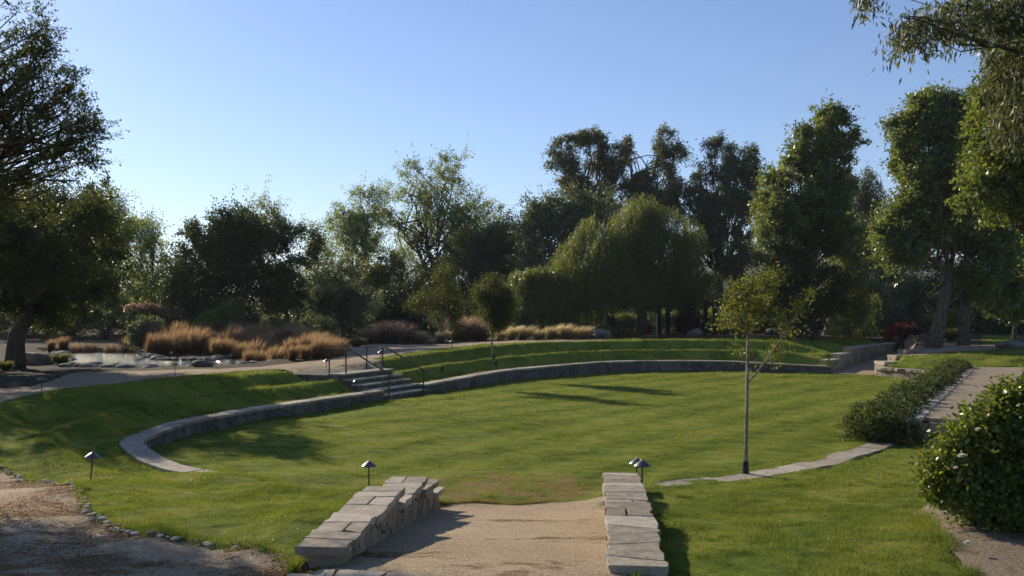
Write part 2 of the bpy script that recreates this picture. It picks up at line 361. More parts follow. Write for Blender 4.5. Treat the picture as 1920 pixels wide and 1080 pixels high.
finish(t, out, ramp(t, noise(t, pos, 4, 4), [(0.4, (0.25, 0.22, 0.19)), (0.6, (0.6, 0.55, 0.5))]), 0.7, None, 0.3); M_MARB = m

# ------------------------------------------------------------ levels of the place
LAWN = -0.55
# inner edge of the curved seat wall: photo column, row, cap height, level of the path above it
CUR = [(430, 888, -.50, -.36), (330, 868, -.42, -.24), (268, 830, -.27, -.05), (300, 810, -.20, .10), (360, 790, -.18, .20), (480, 767, -.17, .28),
       (600, 749, -.17, .33), (720, 732, -.20, .35), (803, 720, -.20, .38), (880, 706, -.10, .52), (960, 693, -.03, .68), (1060, 684, .02, .85),
       (1150, 677.5, .05, .92), (1260, 676, .05, .95), (1350, 676.5, .0, .97), (1440, 681, -.07, .97), (1557, 687, -.18, .97)]
cw = np.array([[*P(a, b, c), l] for a, b, c, l in CUR])
CURVE = smooth_line(cw, 0.15)                                # x, y, cap z, path level
tg = np.gradient(CURVE[:, :2], axis=0); tg /= np.linalg.norm(tg, axis=1)[:, None]
CN = np.stack([-tg[:, 1], tg[:, 0]], 1)                      # outward (uphill) normals
def near_i(pt): return int(((CURVE[:, 0] - pt[0]) ** 2 + (CURVE[:, 1] - pt[1]) ** 2).argmin())
I_ST0, I_ST1 = near_i(P(719, 732, -.2)), near_i(P(800, 720.5, -.2))
RIB = [(1225, 907), (1300, 898.5), (1400, 888), (1500, 871), (1600, 845), (1642, 828)]
RIBW = smooth_line([P(a, b, -.5) for a, b in RIB], 0.15)     # flush flagstone ribbon, lawn-side edge
STG = np.array([(9.1, 20.9), (21.0, 41.6)])                  # stage edge towards the lawn
STG_D = (STG[1] - STG[0]) / np.linalg.norm(STG[1] - STG[0]); STG_N = np.array([-STG_D[1], STG_D[0]])
EX0, EX1 = np.array([16.7, 47.6]), np.array([25.4, 60.0])    # stepped wall up the far exit
LX = lambda y: -1.54 + .068 * (y - 8.2)                      # ramp side of the left ramp wall
RX = lambda y: .90 + .092 * (y - 8.0)                        # ramp side of the right ramp wall
lawn_poly = ([(LX(14.3), 14.3)] + [tuple(CURVE[i, :2]) for i in range(0, len(CURVE), 3)] + [tuple(CURVE[-1, :2])] +
             [(18.3, 44.4), tuple(STG[1]), tuple(STG[0]), (8.7, 21.3)] + [tuple(p[:2]) for p in RIBW[::-3]] + [(2.0, 15.6), (RX(14.4), 14.4)])
front_line = smooth_line([(8.7, 21.3)] + [tuple(p[:2]) for p in RIBW[::-12]] + [(2.0, 15.6), (1.4, 14.4), (-1.1, 14.3), (-2.3, 15.6), tuple(CURVE[0, :2])], 0.2)
exit_poly = [tuple(CURVE[-1, :2]), tuple(EX0), tuple(EX1), (26.6, 59.4), (22.3, 50.5), (19.0, 45.0), (17.9, 44.0)]
ramp_poly = [(LX(5) - .3, 5), (LX(8.2) - .22, 8.2), (LX(14.4) - .22, 14.4), (RX(14.4) + .22, 14.4), (RX(8.0) + .22, 8.0), (RX(8.0) + .2, 5)]
stage_poly = [tuple(STG[0]), tuple(STG[1]), (32, 41.0), (34, 15), (14.5, 17.5)]
pond_poly = [P(a, b, .1)[:2] for a, b in [(150, 690), (250, 693), (340, 692), (425, 690), (505, 684), (565, 676), (545, 669), (450, 672), (380, 677), (300, 676), (275, 667), (245, 661), (140, 661), (120, 676)]]
pond_poly = [tuple(p) for p in smooth_line(pond_poly + [pond_poly[0]], 0.5)][:-1]
G = [P(960, 1080, .17), (0, 6, .2), (-6, 5, .2), (6, 5, .15), (0, 0, .3), (-10, 0, .3), (10, 0, .3), (0, -20, .5), (-30, -10, .5), (30, -10, .4),
     P(0, 852, -.1), P(150, 920, 0), P(200, 985, .05), P(380, 1018, .1), P(570, 1050, .15), P(-200, 820, -.1), (-15, 15, -.05), (-12, 11, .05),
     (-5.4, 15.5, -.25), (-7.5, 15.6, -.25), (-9.5, 18.0, -.22), (-11.5, 19.6, -.15), (-2.1, 8.8, .24), (-2.05, 10.3, .28), (-1.95, 12.0, .10), (-1.8, 13.2, -.08), (-1.8, 14.2, -.35),
     (-2.5, 16, -.56), (-4, 11, .02), (-3.6, 13.5, -.2), (-3.5, 17, -.5), (-5.0, 17.6, -.5), (1.5, 8.5, .12), (1.7, 10.5, .05), (1.85, 12, -.03), (2.0, 13.5, -.2), (2.05, 15, -.42),
     (0, 14.6, -.56), (-.8, 14.7, -.56), (.8, 14.7, -.56), (0, 15.6, -.56), (-1.2, 15.6, -.56), (1.2, 15.6, -.56), (0, 17, -.55), (2.75, 16.4, -.5), (4, 16.9, -.5), (6, 18.2, -.5), (7.5, 19.8, -.5), (8.4, 21, -.5), (3.5, 12.5, -.15), (5.2, 14, -.25), (7.5, 17, -.4), (9, 19.3, -.45), (12, 18, -.3), (4, 9, .1), (6, 10, .1), (8, 12, .05),
     (10, 15, -.1), (16, 12, .1), (20, 20, .0), (13, 20, .0), (30, 30, .1), (35, 20, .2), (-20, 25, .12), (-16, 26, .15), (-17, 20, .08), (-14.5, 22, .05), (-30, 30, .2),
     P(640, 690, .35), P(500, 690, .3), P(400, 696, .27), P(240, 712, .2), P(100, 730, .12), P(0, 745, .1), P(-200, 760, .1), P(800, 655, .6), P(960, 645, .85), P(1060, 641, .92), P(1130, 638, .96),
     P(700, 655, .5), P(600, 668, .38), (-24, 40, .2), (-20, 45, .15), (-15, 45, .2), (-28, 50, .2), (-35, 60, .4), (-22, 62, .35), (-15, 65, .5), (-5, 65, .8), (-10, 55, .5), (-45, 40, .3),
     (-60, 80, .8), (-20, 80, .8), (0, 75, 1.0), (10, 62, 1.0), (20, 64, 1.0), (30, 75, 1.0), (60, 80, 1.0), (40, 50, .8), (27, 62, .9), (30, 56, .85), (16, 60, 1.0), (22, 60, .95),
     (0, 120, 1.1), (60, 130, 1.1), (-60, 130, 1.0), (21.5, 48.5, .35), (23, 50, .55), (24.5, 52, .7), (29, 51, .68), (28, 48, .6), (22.6, 46, .45), (25, 44.5, .40), (30, 44, .4), (21.2, 43.4, .1), (25, 42.4, .12), (32, 42, .14), (20.0, 43.6, -.02), (38, 46, .5)]
G = np.array([p[:3] for p in G])
def T(X, Y):
    shp = np.shape(X); X = np.asarray(X, float).ravel(); Y = np.asarray(Y, float).ravel(); g = np.empty(len(X))
    for k in range(0, len(X), 20000):
        d2 = (X[k:k + 20000, None] - G[None, :, 0]) ** 2 + (Y[k:k + 20000, None] - G[None, :, 1]) ** 2 + .25
        w = d2 ** -2.0; g[k:k + 20000] = (w * G[None, :, 2]).sum(1) / w.sum(1)
    D, I = dist_line(X, Y, CURVE)
    r = (X - CURVE[I, 0]) * CN[I, 0] + (Y - CURVE[I, 1]) * CN[I, 1]
    inl = inpoly(X, Y, lawn_poly)
    c, lv = CURVE[I, 2], CURVE[I, 3]; fr = I / (len(CURVE) - 1.0)
    hh = (lv - c + .05) * .5
    wob = (vnoise(X * .6, Y * .6, 3) - .5) * .5
    zt = c - .05 + hh * (sstep(1.25, 1.85, D + wob) + sstep(3.3, 3.95, D + wob))
    lip = lambda c0, w0: np.exp(-((D + wob - c0) / w0) ** 2)
    zt = zt + .075 * (lip(1.95, .28) + lip(4.05, .28)) - .05 * (lip(2.8, .4) + lip(.95, .25))
    # the stairs cut through the terraces
    st = (I >= I_ST0) & (I <= I_ST1) & (D < 5)
    zt = np.where(st, LAWN - .1 + sstep(.1, 1.7, D) * .86, zt)
    a = sstep(0, .06, fr)
    w = sstep(.5 + 4.5 * a, 3.0 + 6.0 * a, D)
    z = zt * (1 - w) + g * w
    endA = (I <= 2) & ~inl; endF = (I >= len(CURVE) - 3) & ~inl
    z = np.where(endA, g * sstep(0, 1.5, D) + (c - .03) * (1 - sstep(0, 1.5, D)), z)
    right_side = ((X - EX0[0]) * (EX1[1] - EX0[1]) - (Y - EX0[1]) * (EX1[0] - EX0[0])) > 0
    z = np.where(right_side & (X > 10) | (Y < 15) | ((X > 1) & (Y < 38) & ~inl), g, z)
    # behind the exit wall the slope climbs steadily
    dF, _ = dist_line(X, Y, front_line)
    zl = LAWN + (vnoise(X * .35, Y * .35, 5) - .5) * .05
    b = sstep(0, 2.2, dF); z = np.where(inl, g * (1 - b) + zl * b, z)
    # transition under the seat wall
    near = (D < .42) & ~inl & (fr > .02) & ~st & ~((I >= len(CURVE) - 1))
    z = np.where(near, LAWN + (c - .05 - LAWN) * sstep(.12, .40, D), z)
    ex = inpoly(X, Y, exit_poly)
    te = ((X - EX0[0]) * (EX1[0] - EX0[0]) + (Y - EX0[1]) * (EX1[1] - EX0[1])) / ((EX1 - EX0) @ (EX1 - EX0))
    z = np.where(ex, LAWN + .03 + .62 * np.clip(te, 0, 1), z)
    eln = float(np.linalg.norm(EX1 - EX0)); ts = te * eln
    dl = -((X - EX0[0]) * (EX1[1] - EX0[1]) - (Y - EX0[1]) * (EX1[0] - EX0[0])) / eln
    zc = np.where(ts < 1.9, .12, np.where(ts < 4.2, .38, .66)); lf = (te > -.02) & (te < 1.0) & (dl >= -.02) & (dl < 6)
    z = np.where(lf, np.where(dl < .24, LAWN + .62 * np.clip(te, 0, 1), np.where(dl < .52, zc - .25, np.minimum(z, zc - .06 + (dl - .52) * .22))), z)
    rp = inpoly(X, Y, ramp_poly)
    z = np.where(rp, np.maximum(.17 - .127 * np.clip(Y - 8.5, -.5, 9), LAWN), z)
    sg = inpoly(X, Y, stage_poly)
    z = np.where(sg, -.1, z)
    pd = inpoly(X, Y, pond_poly); z = np.where(pd, -.25, z)
    lump = (vnoise(X * 1.3, Y * 1.3, 1) - .5) * .05 + (vnoise(X * 3.1, Y * 3.1, 2) - .5) * .03
    z = z + np.where(rp | ex, lump * .4, np.where(inl, lump * .6, lump)) * (Y < 80)
    return z.reshape(shp)
def Tz(x, y): return float(T(np.array([x]), np.array([y]))[0])

def on_ground(px, py):
    dd = np.linspace(8, 90, 1600); zz_ = T((px - 960) * dd / F, dd); ray = CZ - (py - HY) * dd / F; i = int(np.argmax(ray < zz_)); return (px - 960) * dd[i] / F, dd[i]

# ------------------------------------------------------------ ground sheets
def axis(lo, hi, st, far, g=1.25):
    a = list(np.arange(lo, hi + st / 2, st)); s = st; v = a[-1]
    while v < far: s *= g; v += s; a.append(v)
    s = st; v = a[0]; b = []
    while v > -far: s *= g; v -= s; b.append(v)
    return np.array(b[::-1] + a)
gx, gy = axis(-33, 36, .2, 900), axis(4, 68, .2, 900)
GX, GY = np.meshgrid(gx, gy); GZ = T(GX, GY)
def grid_obj(name, GX, GY, GZ, keep, mat):
    h, w = GX.shape; idx = np.arange(h * w).reshape(h, w)
    q = np.stack([idx[:-1, :-1], idx[:-1, 1:], idx[1:, 1:], idx[1:, :-1]], -1)[keep]
    used = np.unique(q); mp = np.zeros(h * w, int); mp[used] = np.arange(len(used))
    V = np.stack([GX, GY, GZ], -1).reshape(-1, 3)[used]
    return mobj(name, np_mesh(name, V, mp[q], mat, smooth=True))
paths = {}
def sheet(name, poly, mat, step, off, jit=0.0, zfix=None):
    poly = [tuple(p[:2]) for p in poly]; dense = []
    n = len(poly)
    for i in range(n):
        a, b = np.array(poly[i]), np.array(poly[(i + 1) % n]); L = np.linalg.norm(b - a); k = max(1, int(L / step))
        for j in range(k):
            p = a + (b - a) * j / k
            if jit: p = p + (vnoise(p[0] * 2.5, p[1] * 2.5, 9) - .5) * jit * 2 + (vnoise(p[0] * 9, p[1] * 9, 8) - .5) * jit
            dense.append(p)
    dense = np.array(dense); x0, y0 = dense.min(0); x1, y1 = dense.max(0)
    ix, iy = np.meshgrid(np.arange(x0 + step / 2, x1, step), np.arange(y0 + step / 2, y1, step))
    ix = ix.ravel() + RNG.uniform(-.1, .1, ix.size) * step; iy = iy.ravel() + RNG.uniform(-.1, .1, iy.size) * step
    ok = inpoly(ix, iy, dense)
    ix, iy = ix[ok], iy[ok]
    dd, _ = dist_line(ix, iy, dense); ix, iy = ix[dd > step * .5], iy[dd > step * .5]
    pts = [Vector(p) for p in dense] + [Vector(p) for p in zip(ix, iy)]
    nb = len(dense)
    vo, _, fo, _, _, _ = delaunay_2d_cdt(pts, [], [list(range(nb))], 1, 1e-5)
    V = np.array([tuple(v) for v in vo]); Z = T(V[:, 0], V[:, 1]) if zfix is None else np.full(len(V), zfix)
    me = bpy.data.meshes.new(name); me.from_pydata(np.c_[V, Z + off].tolist(), [], fo)
    me.materials.append(mat); me.polygons.foreach_set('use_smooth', [True] * len(me.polygons)); me.update()
    paths[name] = dense
    return mobj(name, me)
path_poly = ([P(a, b, z) for a, b, z in [(-260, 800, .08), (0, 764, .1), (82, 740, .13), (140, 731, .16), (240, 719, .2), (320, 710, .25), (400, 702, .28), (480, 696, .3), (605, 695.5, .33)]] +
             [P(a, b, z) for a, b, z in [(648, 697, .34), (738, 688, .36), (700, 680, .36), (760, 671, .43), (800, 664, .5), (850, 657, .58), (960, 649, .72), (1060, 643, .86), (1132, 640, .93)]] +
             [P(a, b, z) for a, b, z in [(1128, 637.5, .97), (1040, 638, .93), (960, 639.5, .86), (880, 642.5, .73), (800, 645, .62), (700, 646.5, .52), (650, 651, .46), (605, 671, .38), (560, 680, .33), (480, 689.5, .29),
                                         (412, 692.5, .27), (325, 694, .26), (175, 697, .24), (140, 698, .23), (102, 712, .17), (62, 724, .14), (0, 729, .12), (-260, 742, .1)]])
fore_poly = [P(a, b, z) for a, b, z in [(-230, 812, -.15), (-90, 834, -.12), (0, 852, -.1), (50, 868, -.07), (110, 888, -.03), (135, 905, -.01), (150, 925, 0), (160, 948, .02), (185, 975, .04), (240, 996, .06), (300, 1006, .08), (380, 1018, .1), (470, 1036, .13), (560, 1049, .15)]]
peb_line = fore_poly[2:-1]
fore_poly = fore_poly + [(LX(8.3) - .42, 8.3), (LX(8.3), 8.25), (LX(8.3), 7.6), (RX(8), 7.6), (RX(8) + .1, 4), (-8, 4), (-24, 10)]
ramp_sheet = [(LX(8) - .1, 7.58), (LX(14.2) - .1, 14.2), (LX(14.2) + .15, 14.5), (-.6, 14.75), (0, 14.55), (.6, 14.8), (RX(14.2), 14.8), (RX(14) + .1, 14.2), (RX(7.6) + .1, 7.58)]
bed_poly = [(5.1, 11.6), (4.75, 10.4), (4.55, 9.6), (4.35, 8.8), (4.1, 8.0), (3.9, 6.5), (9, 6), (10, 13), (7.2, 14.2), (5.9, 12.9)]
exit_sheet = [tuple(CURVE[-1, :2] + np.array([.0, -.4])), tuple(EX0), tuple(EX1), (26.6, 59.4), (22.6, 50.9), (19.4, 46.6), (18.2, 44.9)]
far_path = [P(a, b, z) for a, b, z in [(1700, 654, .72), (1760, 651.5, .75), (1850, 649.5, .78), (1960, 648, .8), (2300, 648, .8), (2300, 640, .9), (1900, 641, .9), (1720, 641, .9), (1680, 643, .9)]]
overlays = [path_poly, fore_poly, ramp_sheet, bed_poly, exit_sheet, far_path, stage_poly]
grass_poly = [P(a, b, z)[:2] for a, b, z in [(-260, 772, .08), (0, 745, .1), (100, 722, .15), (200, 708, .22), (400, 697.5, .27), (605, 685, .35), (660, 670, .4), (760, 657, .5), (850, 650, .64), (960, 643.5, .8), (1100, 640.2, .93),
              (1128, 637, .97), (1250, 634, 1), (1400, 632, 1), (1560, 630.5, 1), (1655, 634, .98), (1700, 645, .9), (1840, 645, .9), (1840, 626.5, 1.0), (2400, 626.5, 1.0)]] + [(46, 5), (40, -8), (-30, -8), (-30, 12)]
sub = np.zeros(GX.shape)
for po in overlays: sub = np.maximum(sub, inpoly(GX, GY, [tuple(p[:2]) for p in po]) * .07)
cx, cy = (GX[:-1, :-1] + GX[1:, 1:]) / 2, (GY[:-1, :-1] + GY[1:, 1:]) / 2
ing = inpoly(cx, cy, grass_poly)
ing_v = inpoly(GX, GY, grass_poly)
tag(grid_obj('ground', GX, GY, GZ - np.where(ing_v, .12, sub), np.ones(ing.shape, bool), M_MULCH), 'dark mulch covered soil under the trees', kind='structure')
keep = ing & ~inpoly(cx, cy, [(9.7, 21.2), (21.5, 41), (31, 40), (33, 18), (15, 18)])
tag(grid_obj('lawn', GX, GY, GZ - sub, keep, M_TURF), kind='structure')
tag(sheet('gravel_path', path_poly, M_PATH, .45, .012, .10), kind='structure')
tag(sheet('gravel_forecourt', fore_poly, M_FORE, .22, -.035, .03), kind='structure')
tag(sheet('gravel_ramp', ramp_sheet, M_GRAVEL, .22, .006, .07), kind='structure')
tag(sheet('soil_bed', bed_poly, M_SOIL, .25, .012, .05), kind='structure')
tag(sheet('sunken_path', exit_sheet, M_PATH, .5, .012, .0), kind='structure')
tag(sheet('far_gravel_path', far_path, M_PATH, .6, .015, .0), kind='structure')
tag(sheet('pond_water', pond_poly, M_WATER, 1.5, 0, zfix=.16), kind='structure')
# far hills
# air over the whole place
def add_haze(dens):
    m, t, out = newmat('haze'); v = t.nodes.new('ShaderNodeVolumePrincipled'); v.inputs['Color'].default_value = (.80, .88, 1, 1); v.inputs['Density'].default_value = dens
    v.inputs['Anisotropy'].default_value = .2; t.links.new(v.outputs[0], out.inputs['Volume'])
    b = MB(); b.box((0, 1000, 90), (2500, 2200, 100)); tag(b.build('haze', m), kind='stuff')
hx = np.linspace(-1600, 1800, 120); hy = np.linspace(1100, 2000, 24); HX, HYY = np.meshgrid(hx, hy)
u = (HYY - 1100) / 900
HZ = (55 + 70 * vnoise(HX / 330, HYY / 500, 4) + 25 * vnoise(HX / 90, HYY / 120, 6)) * np.sin(np.pi * np.clip(u, 0, 1)) * (.35 + .65 * sstep(-200, 500, HX)) - 3
tag(grid_obj('hills', HX, HYY, HZ, np.ones((23, 119), bool), M_HILL), kind='structure')

# ------------------------------------------------------------ stonework
def resample(line, s):
    L = np.r_[0, np.cumsum(np.linalg.norm(np.diff(line[:, :2], axis=0), axis=1))]
    return np.array([[np.interp(q, L, line[:, k]) for k in range(line.shape[1])] for q in np.atleast_1d(s)]), L[-1]
def normals_of(line):
    g = np.gradient(line[:, :2], axis=0); g /= np.linalg.norm(g, axis=1)[:, None]; return np.stack([-g[:, 1], g[:, 0]], 1)
def slabs(mb, line, width, th, lo, hi, over=.03, rag=.015, gap=.012, skew=.12, side=1, split=.25, seed=1):
    """irregular flagstones laid along a line; line holds x, y, z of the top; width goes to the side of the normal"""
    rg = random.Random(seed); NL = normals_of(line) * side
    ln = np.c_[line[:, :3], NL]; L = resample(ln, 0)[1]
    def pt(s, w, dz=0):
        q = resample(ln, min(max(s, 0), L))[0][0]; e = s - min(max(s, 0), L)
        tx, ty = q[4] * side, -q[3] * side
        return (q[0] + q[3] * w + tx * e, q[1] + q[4] * w + ty * e, q[2] + dz)
    s = 0.0; ska = 0.0
    while s < L - .05:
        n = rg.uniform(lo, hi)
        if L - s - n < lo * .6: n = L - s
        e = s + n; skb = 0 if e >= L - .01 else rg.uniform(-skew, skew)
        wi, wo = -over + rg.uniform(-.012, .012), width + over * .7 + rg.uniform(-.02, .02)
        pieces = [(s, e, ska, skb, wi, wo)]
        def poly(a, b, sa, sb, w0, w1, r0=1.0, r1=1.0):
            out_ = []; k = max(2, int((b - a) / .16))
            for i in range(k + 1): out_.append((a + sa * 0 + gap + (b - a - 2 * gap) * i / k, w0 + rg.uniform(-rag, rag) * r0))
            out_[0] = (a + gap - sa, w0); out_[-1] = (b - gap - sb, w0)
            o2 = []
            for i in range(k + 1): o2.append((b - gap - (b - a - 2 * gap) * i / k, w1 + rg.uniform(-rag, rag) * r1))
            o2[0] = (b - gap + sb, w1); o2[-1] = (a + gap + sa, w1)
            m1 = ((out_[-1][0] + o2[0][0]) / 2 + rg.uniform(-.02, .02), (w0 + w1) / 2)
            return out_ + [m1] + o2
        if rg.random() < split and n > lo * 1.3:
            wm = rg.uniform(.35, .65) * width; aa = rg.uniform(-.05, .05)
            q = [poly(s, e, ska, 0, wi, wm - gap, 1, .25), poly(s, e, 0, skb, wm + gap, wo, .25, 1)]
        else: q = [poly(*pieces[0])]
        for pl in q:
            dz = rg.uniform(-.006, .006); a = rg.random(); k = len(pl); bev = .008
            cxm = sum(p[0] for p in pl) / k; cwm = sum(p[1] for p in pl) / k
            ins = [(p[0] + (cxm - p[0]) * .02, p[1] + (cwm - p[1]) * .035) for p in pl]
            V = [pt(p[0], p[1], dz) for p in ins] + [pt(p[0], p[1], dz - bev) for p in pl]
            V += [pt(p[0] + (cxm - p[0]) * rg.uniform(0, .05), p[1] + (cwm - p[1]) * rg.uniform(0, .10), dz - th) for p in pl]
            Fc = [tuple(range(k))]
            for lv in (0, 1):
                for i in range(k): Fc.append((lv * k + i, (lv + 1) * k + i, (lv + 1) * k + (i + 1) % k, lv * k + (i + 1) % k))
            Fc.append(tuple(2 * k + i for i in range(k - 1, -1, -1)))
            if side > 0: Fc = [f[::-1] for f in Fc]
            mb.add(V, [f[::-1] for f in Fc], a)
        s = e; ska = skb
def wall_body(mb, line, width, top_off, bottom, side=1, inset=.0):
    NL = normals_of(line) * side; V = []; n = len(line)
    for i in range(n):
        x, y, z = line[i, :3]; nx, ny = NL[i]
        for w, zz in ((inset, bottom), (inset, z + top_off), (width - inset, z + top_off), (width - inset, bottom)):
            V.append((x + nx * w, y + ny * w, zz))
    Fc = []
    for i in range(n - 1):
        for k in range(4):
            a, b = i * 4 + k, i * 4 + (k + 1) % 4
            Fc.append((a, b, b + 4, a + 4) if side > 0 else (a, a + 4, b + 4, b))
    Fc.append((3, 2, 1, 0)); Fc.append(tuple((n - 1) * 4 + k for k in range(4))); mb.add(V, Fc)
def stone_wall(name, label, cat, line, width, bottom, th=.075, lo=.45, hi=1.0, side=1, seed=1, group=None, over=.03, rag=.015, body=True, top=-.004):
    root = empty(name, tuple(line[0, :3])); tag(root, label, cat, group)
    inv = -np.array(line[0, :3])
    ln = line.copy(); ln[:, :3] += inv
    if body:
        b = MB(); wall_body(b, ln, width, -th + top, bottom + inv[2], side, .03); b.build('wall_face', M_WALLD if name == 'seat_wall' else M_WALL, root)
    c = MB(); slabs(c, ln, width, th, lo, hi, side=side, seed=seed, over=over, rag=rag); c.build('coping', M_CAP, root)
    return root
stone_wall('seat_wall', 'low curved stone seat wall sweeping from the left lawn bank to the foot of the steps', 'stone wall', CURVE[:I_ST0 + 1, :3], .44, -1.0, seed=3, lo=.5, hi=1.15)
stone_wall('seat_wall', 'long curved stone seat wall running from the steps round the back of the lawn', 'stone wall', CURVE[I_ST1:, :3], .50, -1.0, seed=4, lo=.6, hi=1.3)
rl = RIBW.copy(); rl[:, 2] = T(rl[:, 0], rl[:, 1]) + np.linspace(.014, .035, len(rl))
rr = empty('stone_edging', tuple(rl[0])); tag(rr, 'flush flagstone strip curving through the grass on the right of the lawn', 'stone edging')
c = MB(); q = rl.copy(); q -= rl[0]
wd = .5; slabs(c, q, wd, .06, .5, 1.1, side=-1, seed=8); c.build('flagstones', M_CAP, rr)
# the two stepped walls beside the ramp
def ramp_wall(name, label, secs, side, seed):
    root = empty(name, (secs[0][0][0], secs[0][0][1], 0)); tag(root, label, 'stone wall'); o = np.array([secs[0][0][0], secs[0][0][1], 0])
    for k, (a, b, z, w) in enumerate(secs):
        n = max(3, int((b[1] - a[1]) / .12)); y = np.linspace(a[1], b[1], n); x = a[0] + (b[0] - a[0]) * (y - a[1]) / (b[1] - a[1])
        ln = np.c_[x, y, np.full(n, z)] - o
        body = MB(); bl = ln.copy(); 
        if k == 0: bl[:, 1] += np.linspace(.16, 0, n)
        wall_body(body, bl + np.array([0, -.002 * k, 0]), w, -.085, -1.0, side, .035 + .003 * k); body.build('wall_section', M_WALL, root)
        c = MB(); slabs(c, ln, w, .082, .26, .55, side=side, seed=seed + k, over=.045, rag=.028, gap=.008, skew=.10, split=.3); c.build('coping', M_CAP, root)
    return root
ramp_wall('ramp_wall', 'stepped flagstone topped wall on the left of the gravel ramp, casting a toothed shadow',
          [((LX(8.2), 8.25), (-1.36, 11.2), .38, .42), ((-1.36, 11.1), (-1.25, 12.95), .19, .44), ((-1.25, 12.88), (-1.15, 13.75), .01, .44), ((-1.15, 13.7), (-1.10, 14.2), -.20, .44)], 1, 21)
ramp_wall('ramp_wall', 'narrow flagstone topped wall on the right of the gravel ramp',
          [((.89, 7.95), (1.15, 10.7), .30, .44), ((1.15, 10.62), (1.34, 12.7), .15, .46), ((1.34, 12.62), (1.5, 14.35), .0, .48)], -1, 31)
# flush flagstone threshold across the forecourt end of the ramp
th_l = smooth_line([(-2.0, 8.12), (-1.3, 7.98), (-.7, 7.72), (0, 7.42), (.8, 7.3)], .1); th_l = np.c_[th_l, T(th_l[:, 0], th_l[:, 1]) + .022]
tr = empty('stone_threshold', tuple(th_l[0])); tag(tr, 'strip of pale flat flagstones set flush in gravel before the left ramp wall', 'stone edging')
c = MB(); slabs(c, th_l - th_l[0], .26, .05, .3, .62, side=-1, seed=5, over=.02, rag=.03, skew=.1); c.build('flagstones', M_CAP, tr)

# garden steps with two handrails
sp0, sp1 = CURVE[I_ST0], CURVE[I_ST1]; sv = (sp1[:2] - sp0[:2]); SL = np.linalg.norm(sv); sv /= SL; sn = np.array([-sv[1], sv[0]])
SR = math.atan2(sv[1], sv[0])
st = empty('garden_steps', (sp0[0], sp0[1], 0), SR); tag(st, 'flight of grey stone steps climbing through the grass terraces', 'steps')
for k in range(5):
    zt = LAWN + .18 * (k + 1); r0 = .40 * k; dep = .44 if k < 4 else 3.0
    ln = np.c_[np.linspace(-.02 if k < 1 else -.25, SL + (.02 if k < 1 else .25), 12), np.full(12, r0 - .02), np.full(12, zt)]
    c = MB(); slabs(c, ln, dep if k < 4 else .7, .06, .6, 1.2, side=1, seed=50 + k, rag=.01, over=.02); c.build('tread', M_CAP, st)
    b = MB(); b.box((SL / 2, r0 + dep / 2, zt - .065 - .3), (SL / 2 + (.0 if k < 1 else .22), dep / 2 - .004 * k, .3)); b.build('riser', M_WALLD, st)
def handrail(off, label):
    root = empty('handrail', (sp0[0], sp0[1], 0), SR); tag(root, label, 'handrail')
    top = LAWN + .90
    def pz(r, z): return (off, r, z)
    hb = MB(); hb.tube([pz(-.18, LAWN + .88), pz(1.55, .35 + .86), pz(1.62, .35 + .88), pz(2.62, .35 + .88)], .028, 8); hb.build('rail', M_METAL, root)
    for r, z0, z1 in ((-.1, LAWN - .1, LAWN + .9), (1.72, .3, .35 + .87), (2.45, .25, .35 + .87)):
        p = MB(); p.box((off, r, (z0 + z1) / 2), (.019, .019, (z1 - z0) / 2)); p.build('post', M_METAL, root)
handrail(.12, 'bronze handrail on the left side of the stone steps')
handrail(SL - .35, 'bronze handrail on the right side of the stone steps')

# far exit: stepped wall, low stones, steps, block
ed = (EX1 - EX0) / np.linalg.norm(EX1 - EX0); EL = np.linalg.norm(EX1 - EX0)
root = empty('stepped_wall', (*EX0, 0)); tag(root, 'sunlit stepped retaining wall climbing beside the sunken path at the far right', 'stone wall')
for k, (a, b, z) in enumerate(((-.1, 1.9, .12), (1.9, 4.2, .38), (4.2, EL, .66))):
    s = np.linspace(a, b, 8); ln = np.c_[ed[0] * s, ed[1] * s, z + s * .0]
    bd = MB(); wall_body(bd, ln, .5, -.08, -1.2, 1, .03); bd.build('wall_section', M_WALL, root)
    c = MB(); slabs(c, ln, .5, .09, .7, 1.3, side=1, seed=70 + k, over=.06, rag=.03); c.build('coping', M_CAP, root)
def single_stone(label, x, y, z, hx, hy, th, rz, seed, low):
    root = empty('coping_stone', (x, y, 0), rz); tag(root, label, 'stone block', 'stepped stone blocks beside the sunken path')
    ln = np.c_[np.linspace(-hx, hx, 8), np.full(8, -hy), np.full(8, z)]
    bd = MB(); wall_body(bd, ln, 2 * hy, -th, low, 1, .06); bd.build('block', M_WALL, root)
    c = MB(); slabs(c, ln, 2 * hy, th, 3, 4, side=1, seed=seed, over=.06, rag=.05); c.build('slab', M_CAP, root)
single_stone('lowest rough stone block on the right of the sunken path, just above the short wall', 19.35, 46.6, .10, .52, .5, .16, .1, 81, -.8)
single_stone('middle rough stone block on the right of the sunken path', 20.7, 48.3, .35, .52, .45, .16, .1, 82, -.8)
single_stone('highest rough stone block on the right of the sunken path, below the far gravel', 21.75, 49.7, .60, .45, .4, .16, .1, 83, -.8)
sw = smooth_line([(17.95, 44.75, -.08), (18.5, 43.6, -.08), (19.0, 42.6, -.1), (19.2, 41.2, -.12)], .2)
stone_wall('end_wall', 'short rough topped stone wall at the lawn corner below the grassy mound', 'stone wall', sw[::-1], .5, -1.0, seed=9, side=-1, th=.13, over=.05, rag=.05)
fs = empty('path_steps', (25.9, 59.7, 0), math.atan2(-.4, 1)); tag(fs, 'shaded stone steps at the top end of the sunken path', 'steps')
for k in range(4):
    b = MB(); b.box((.1 + .0 * k, .5 + .45 * k, .05 + .18 * (k + 1) - .4), (1.1, .5, .4)); b.build('step', M_WALL, fs)
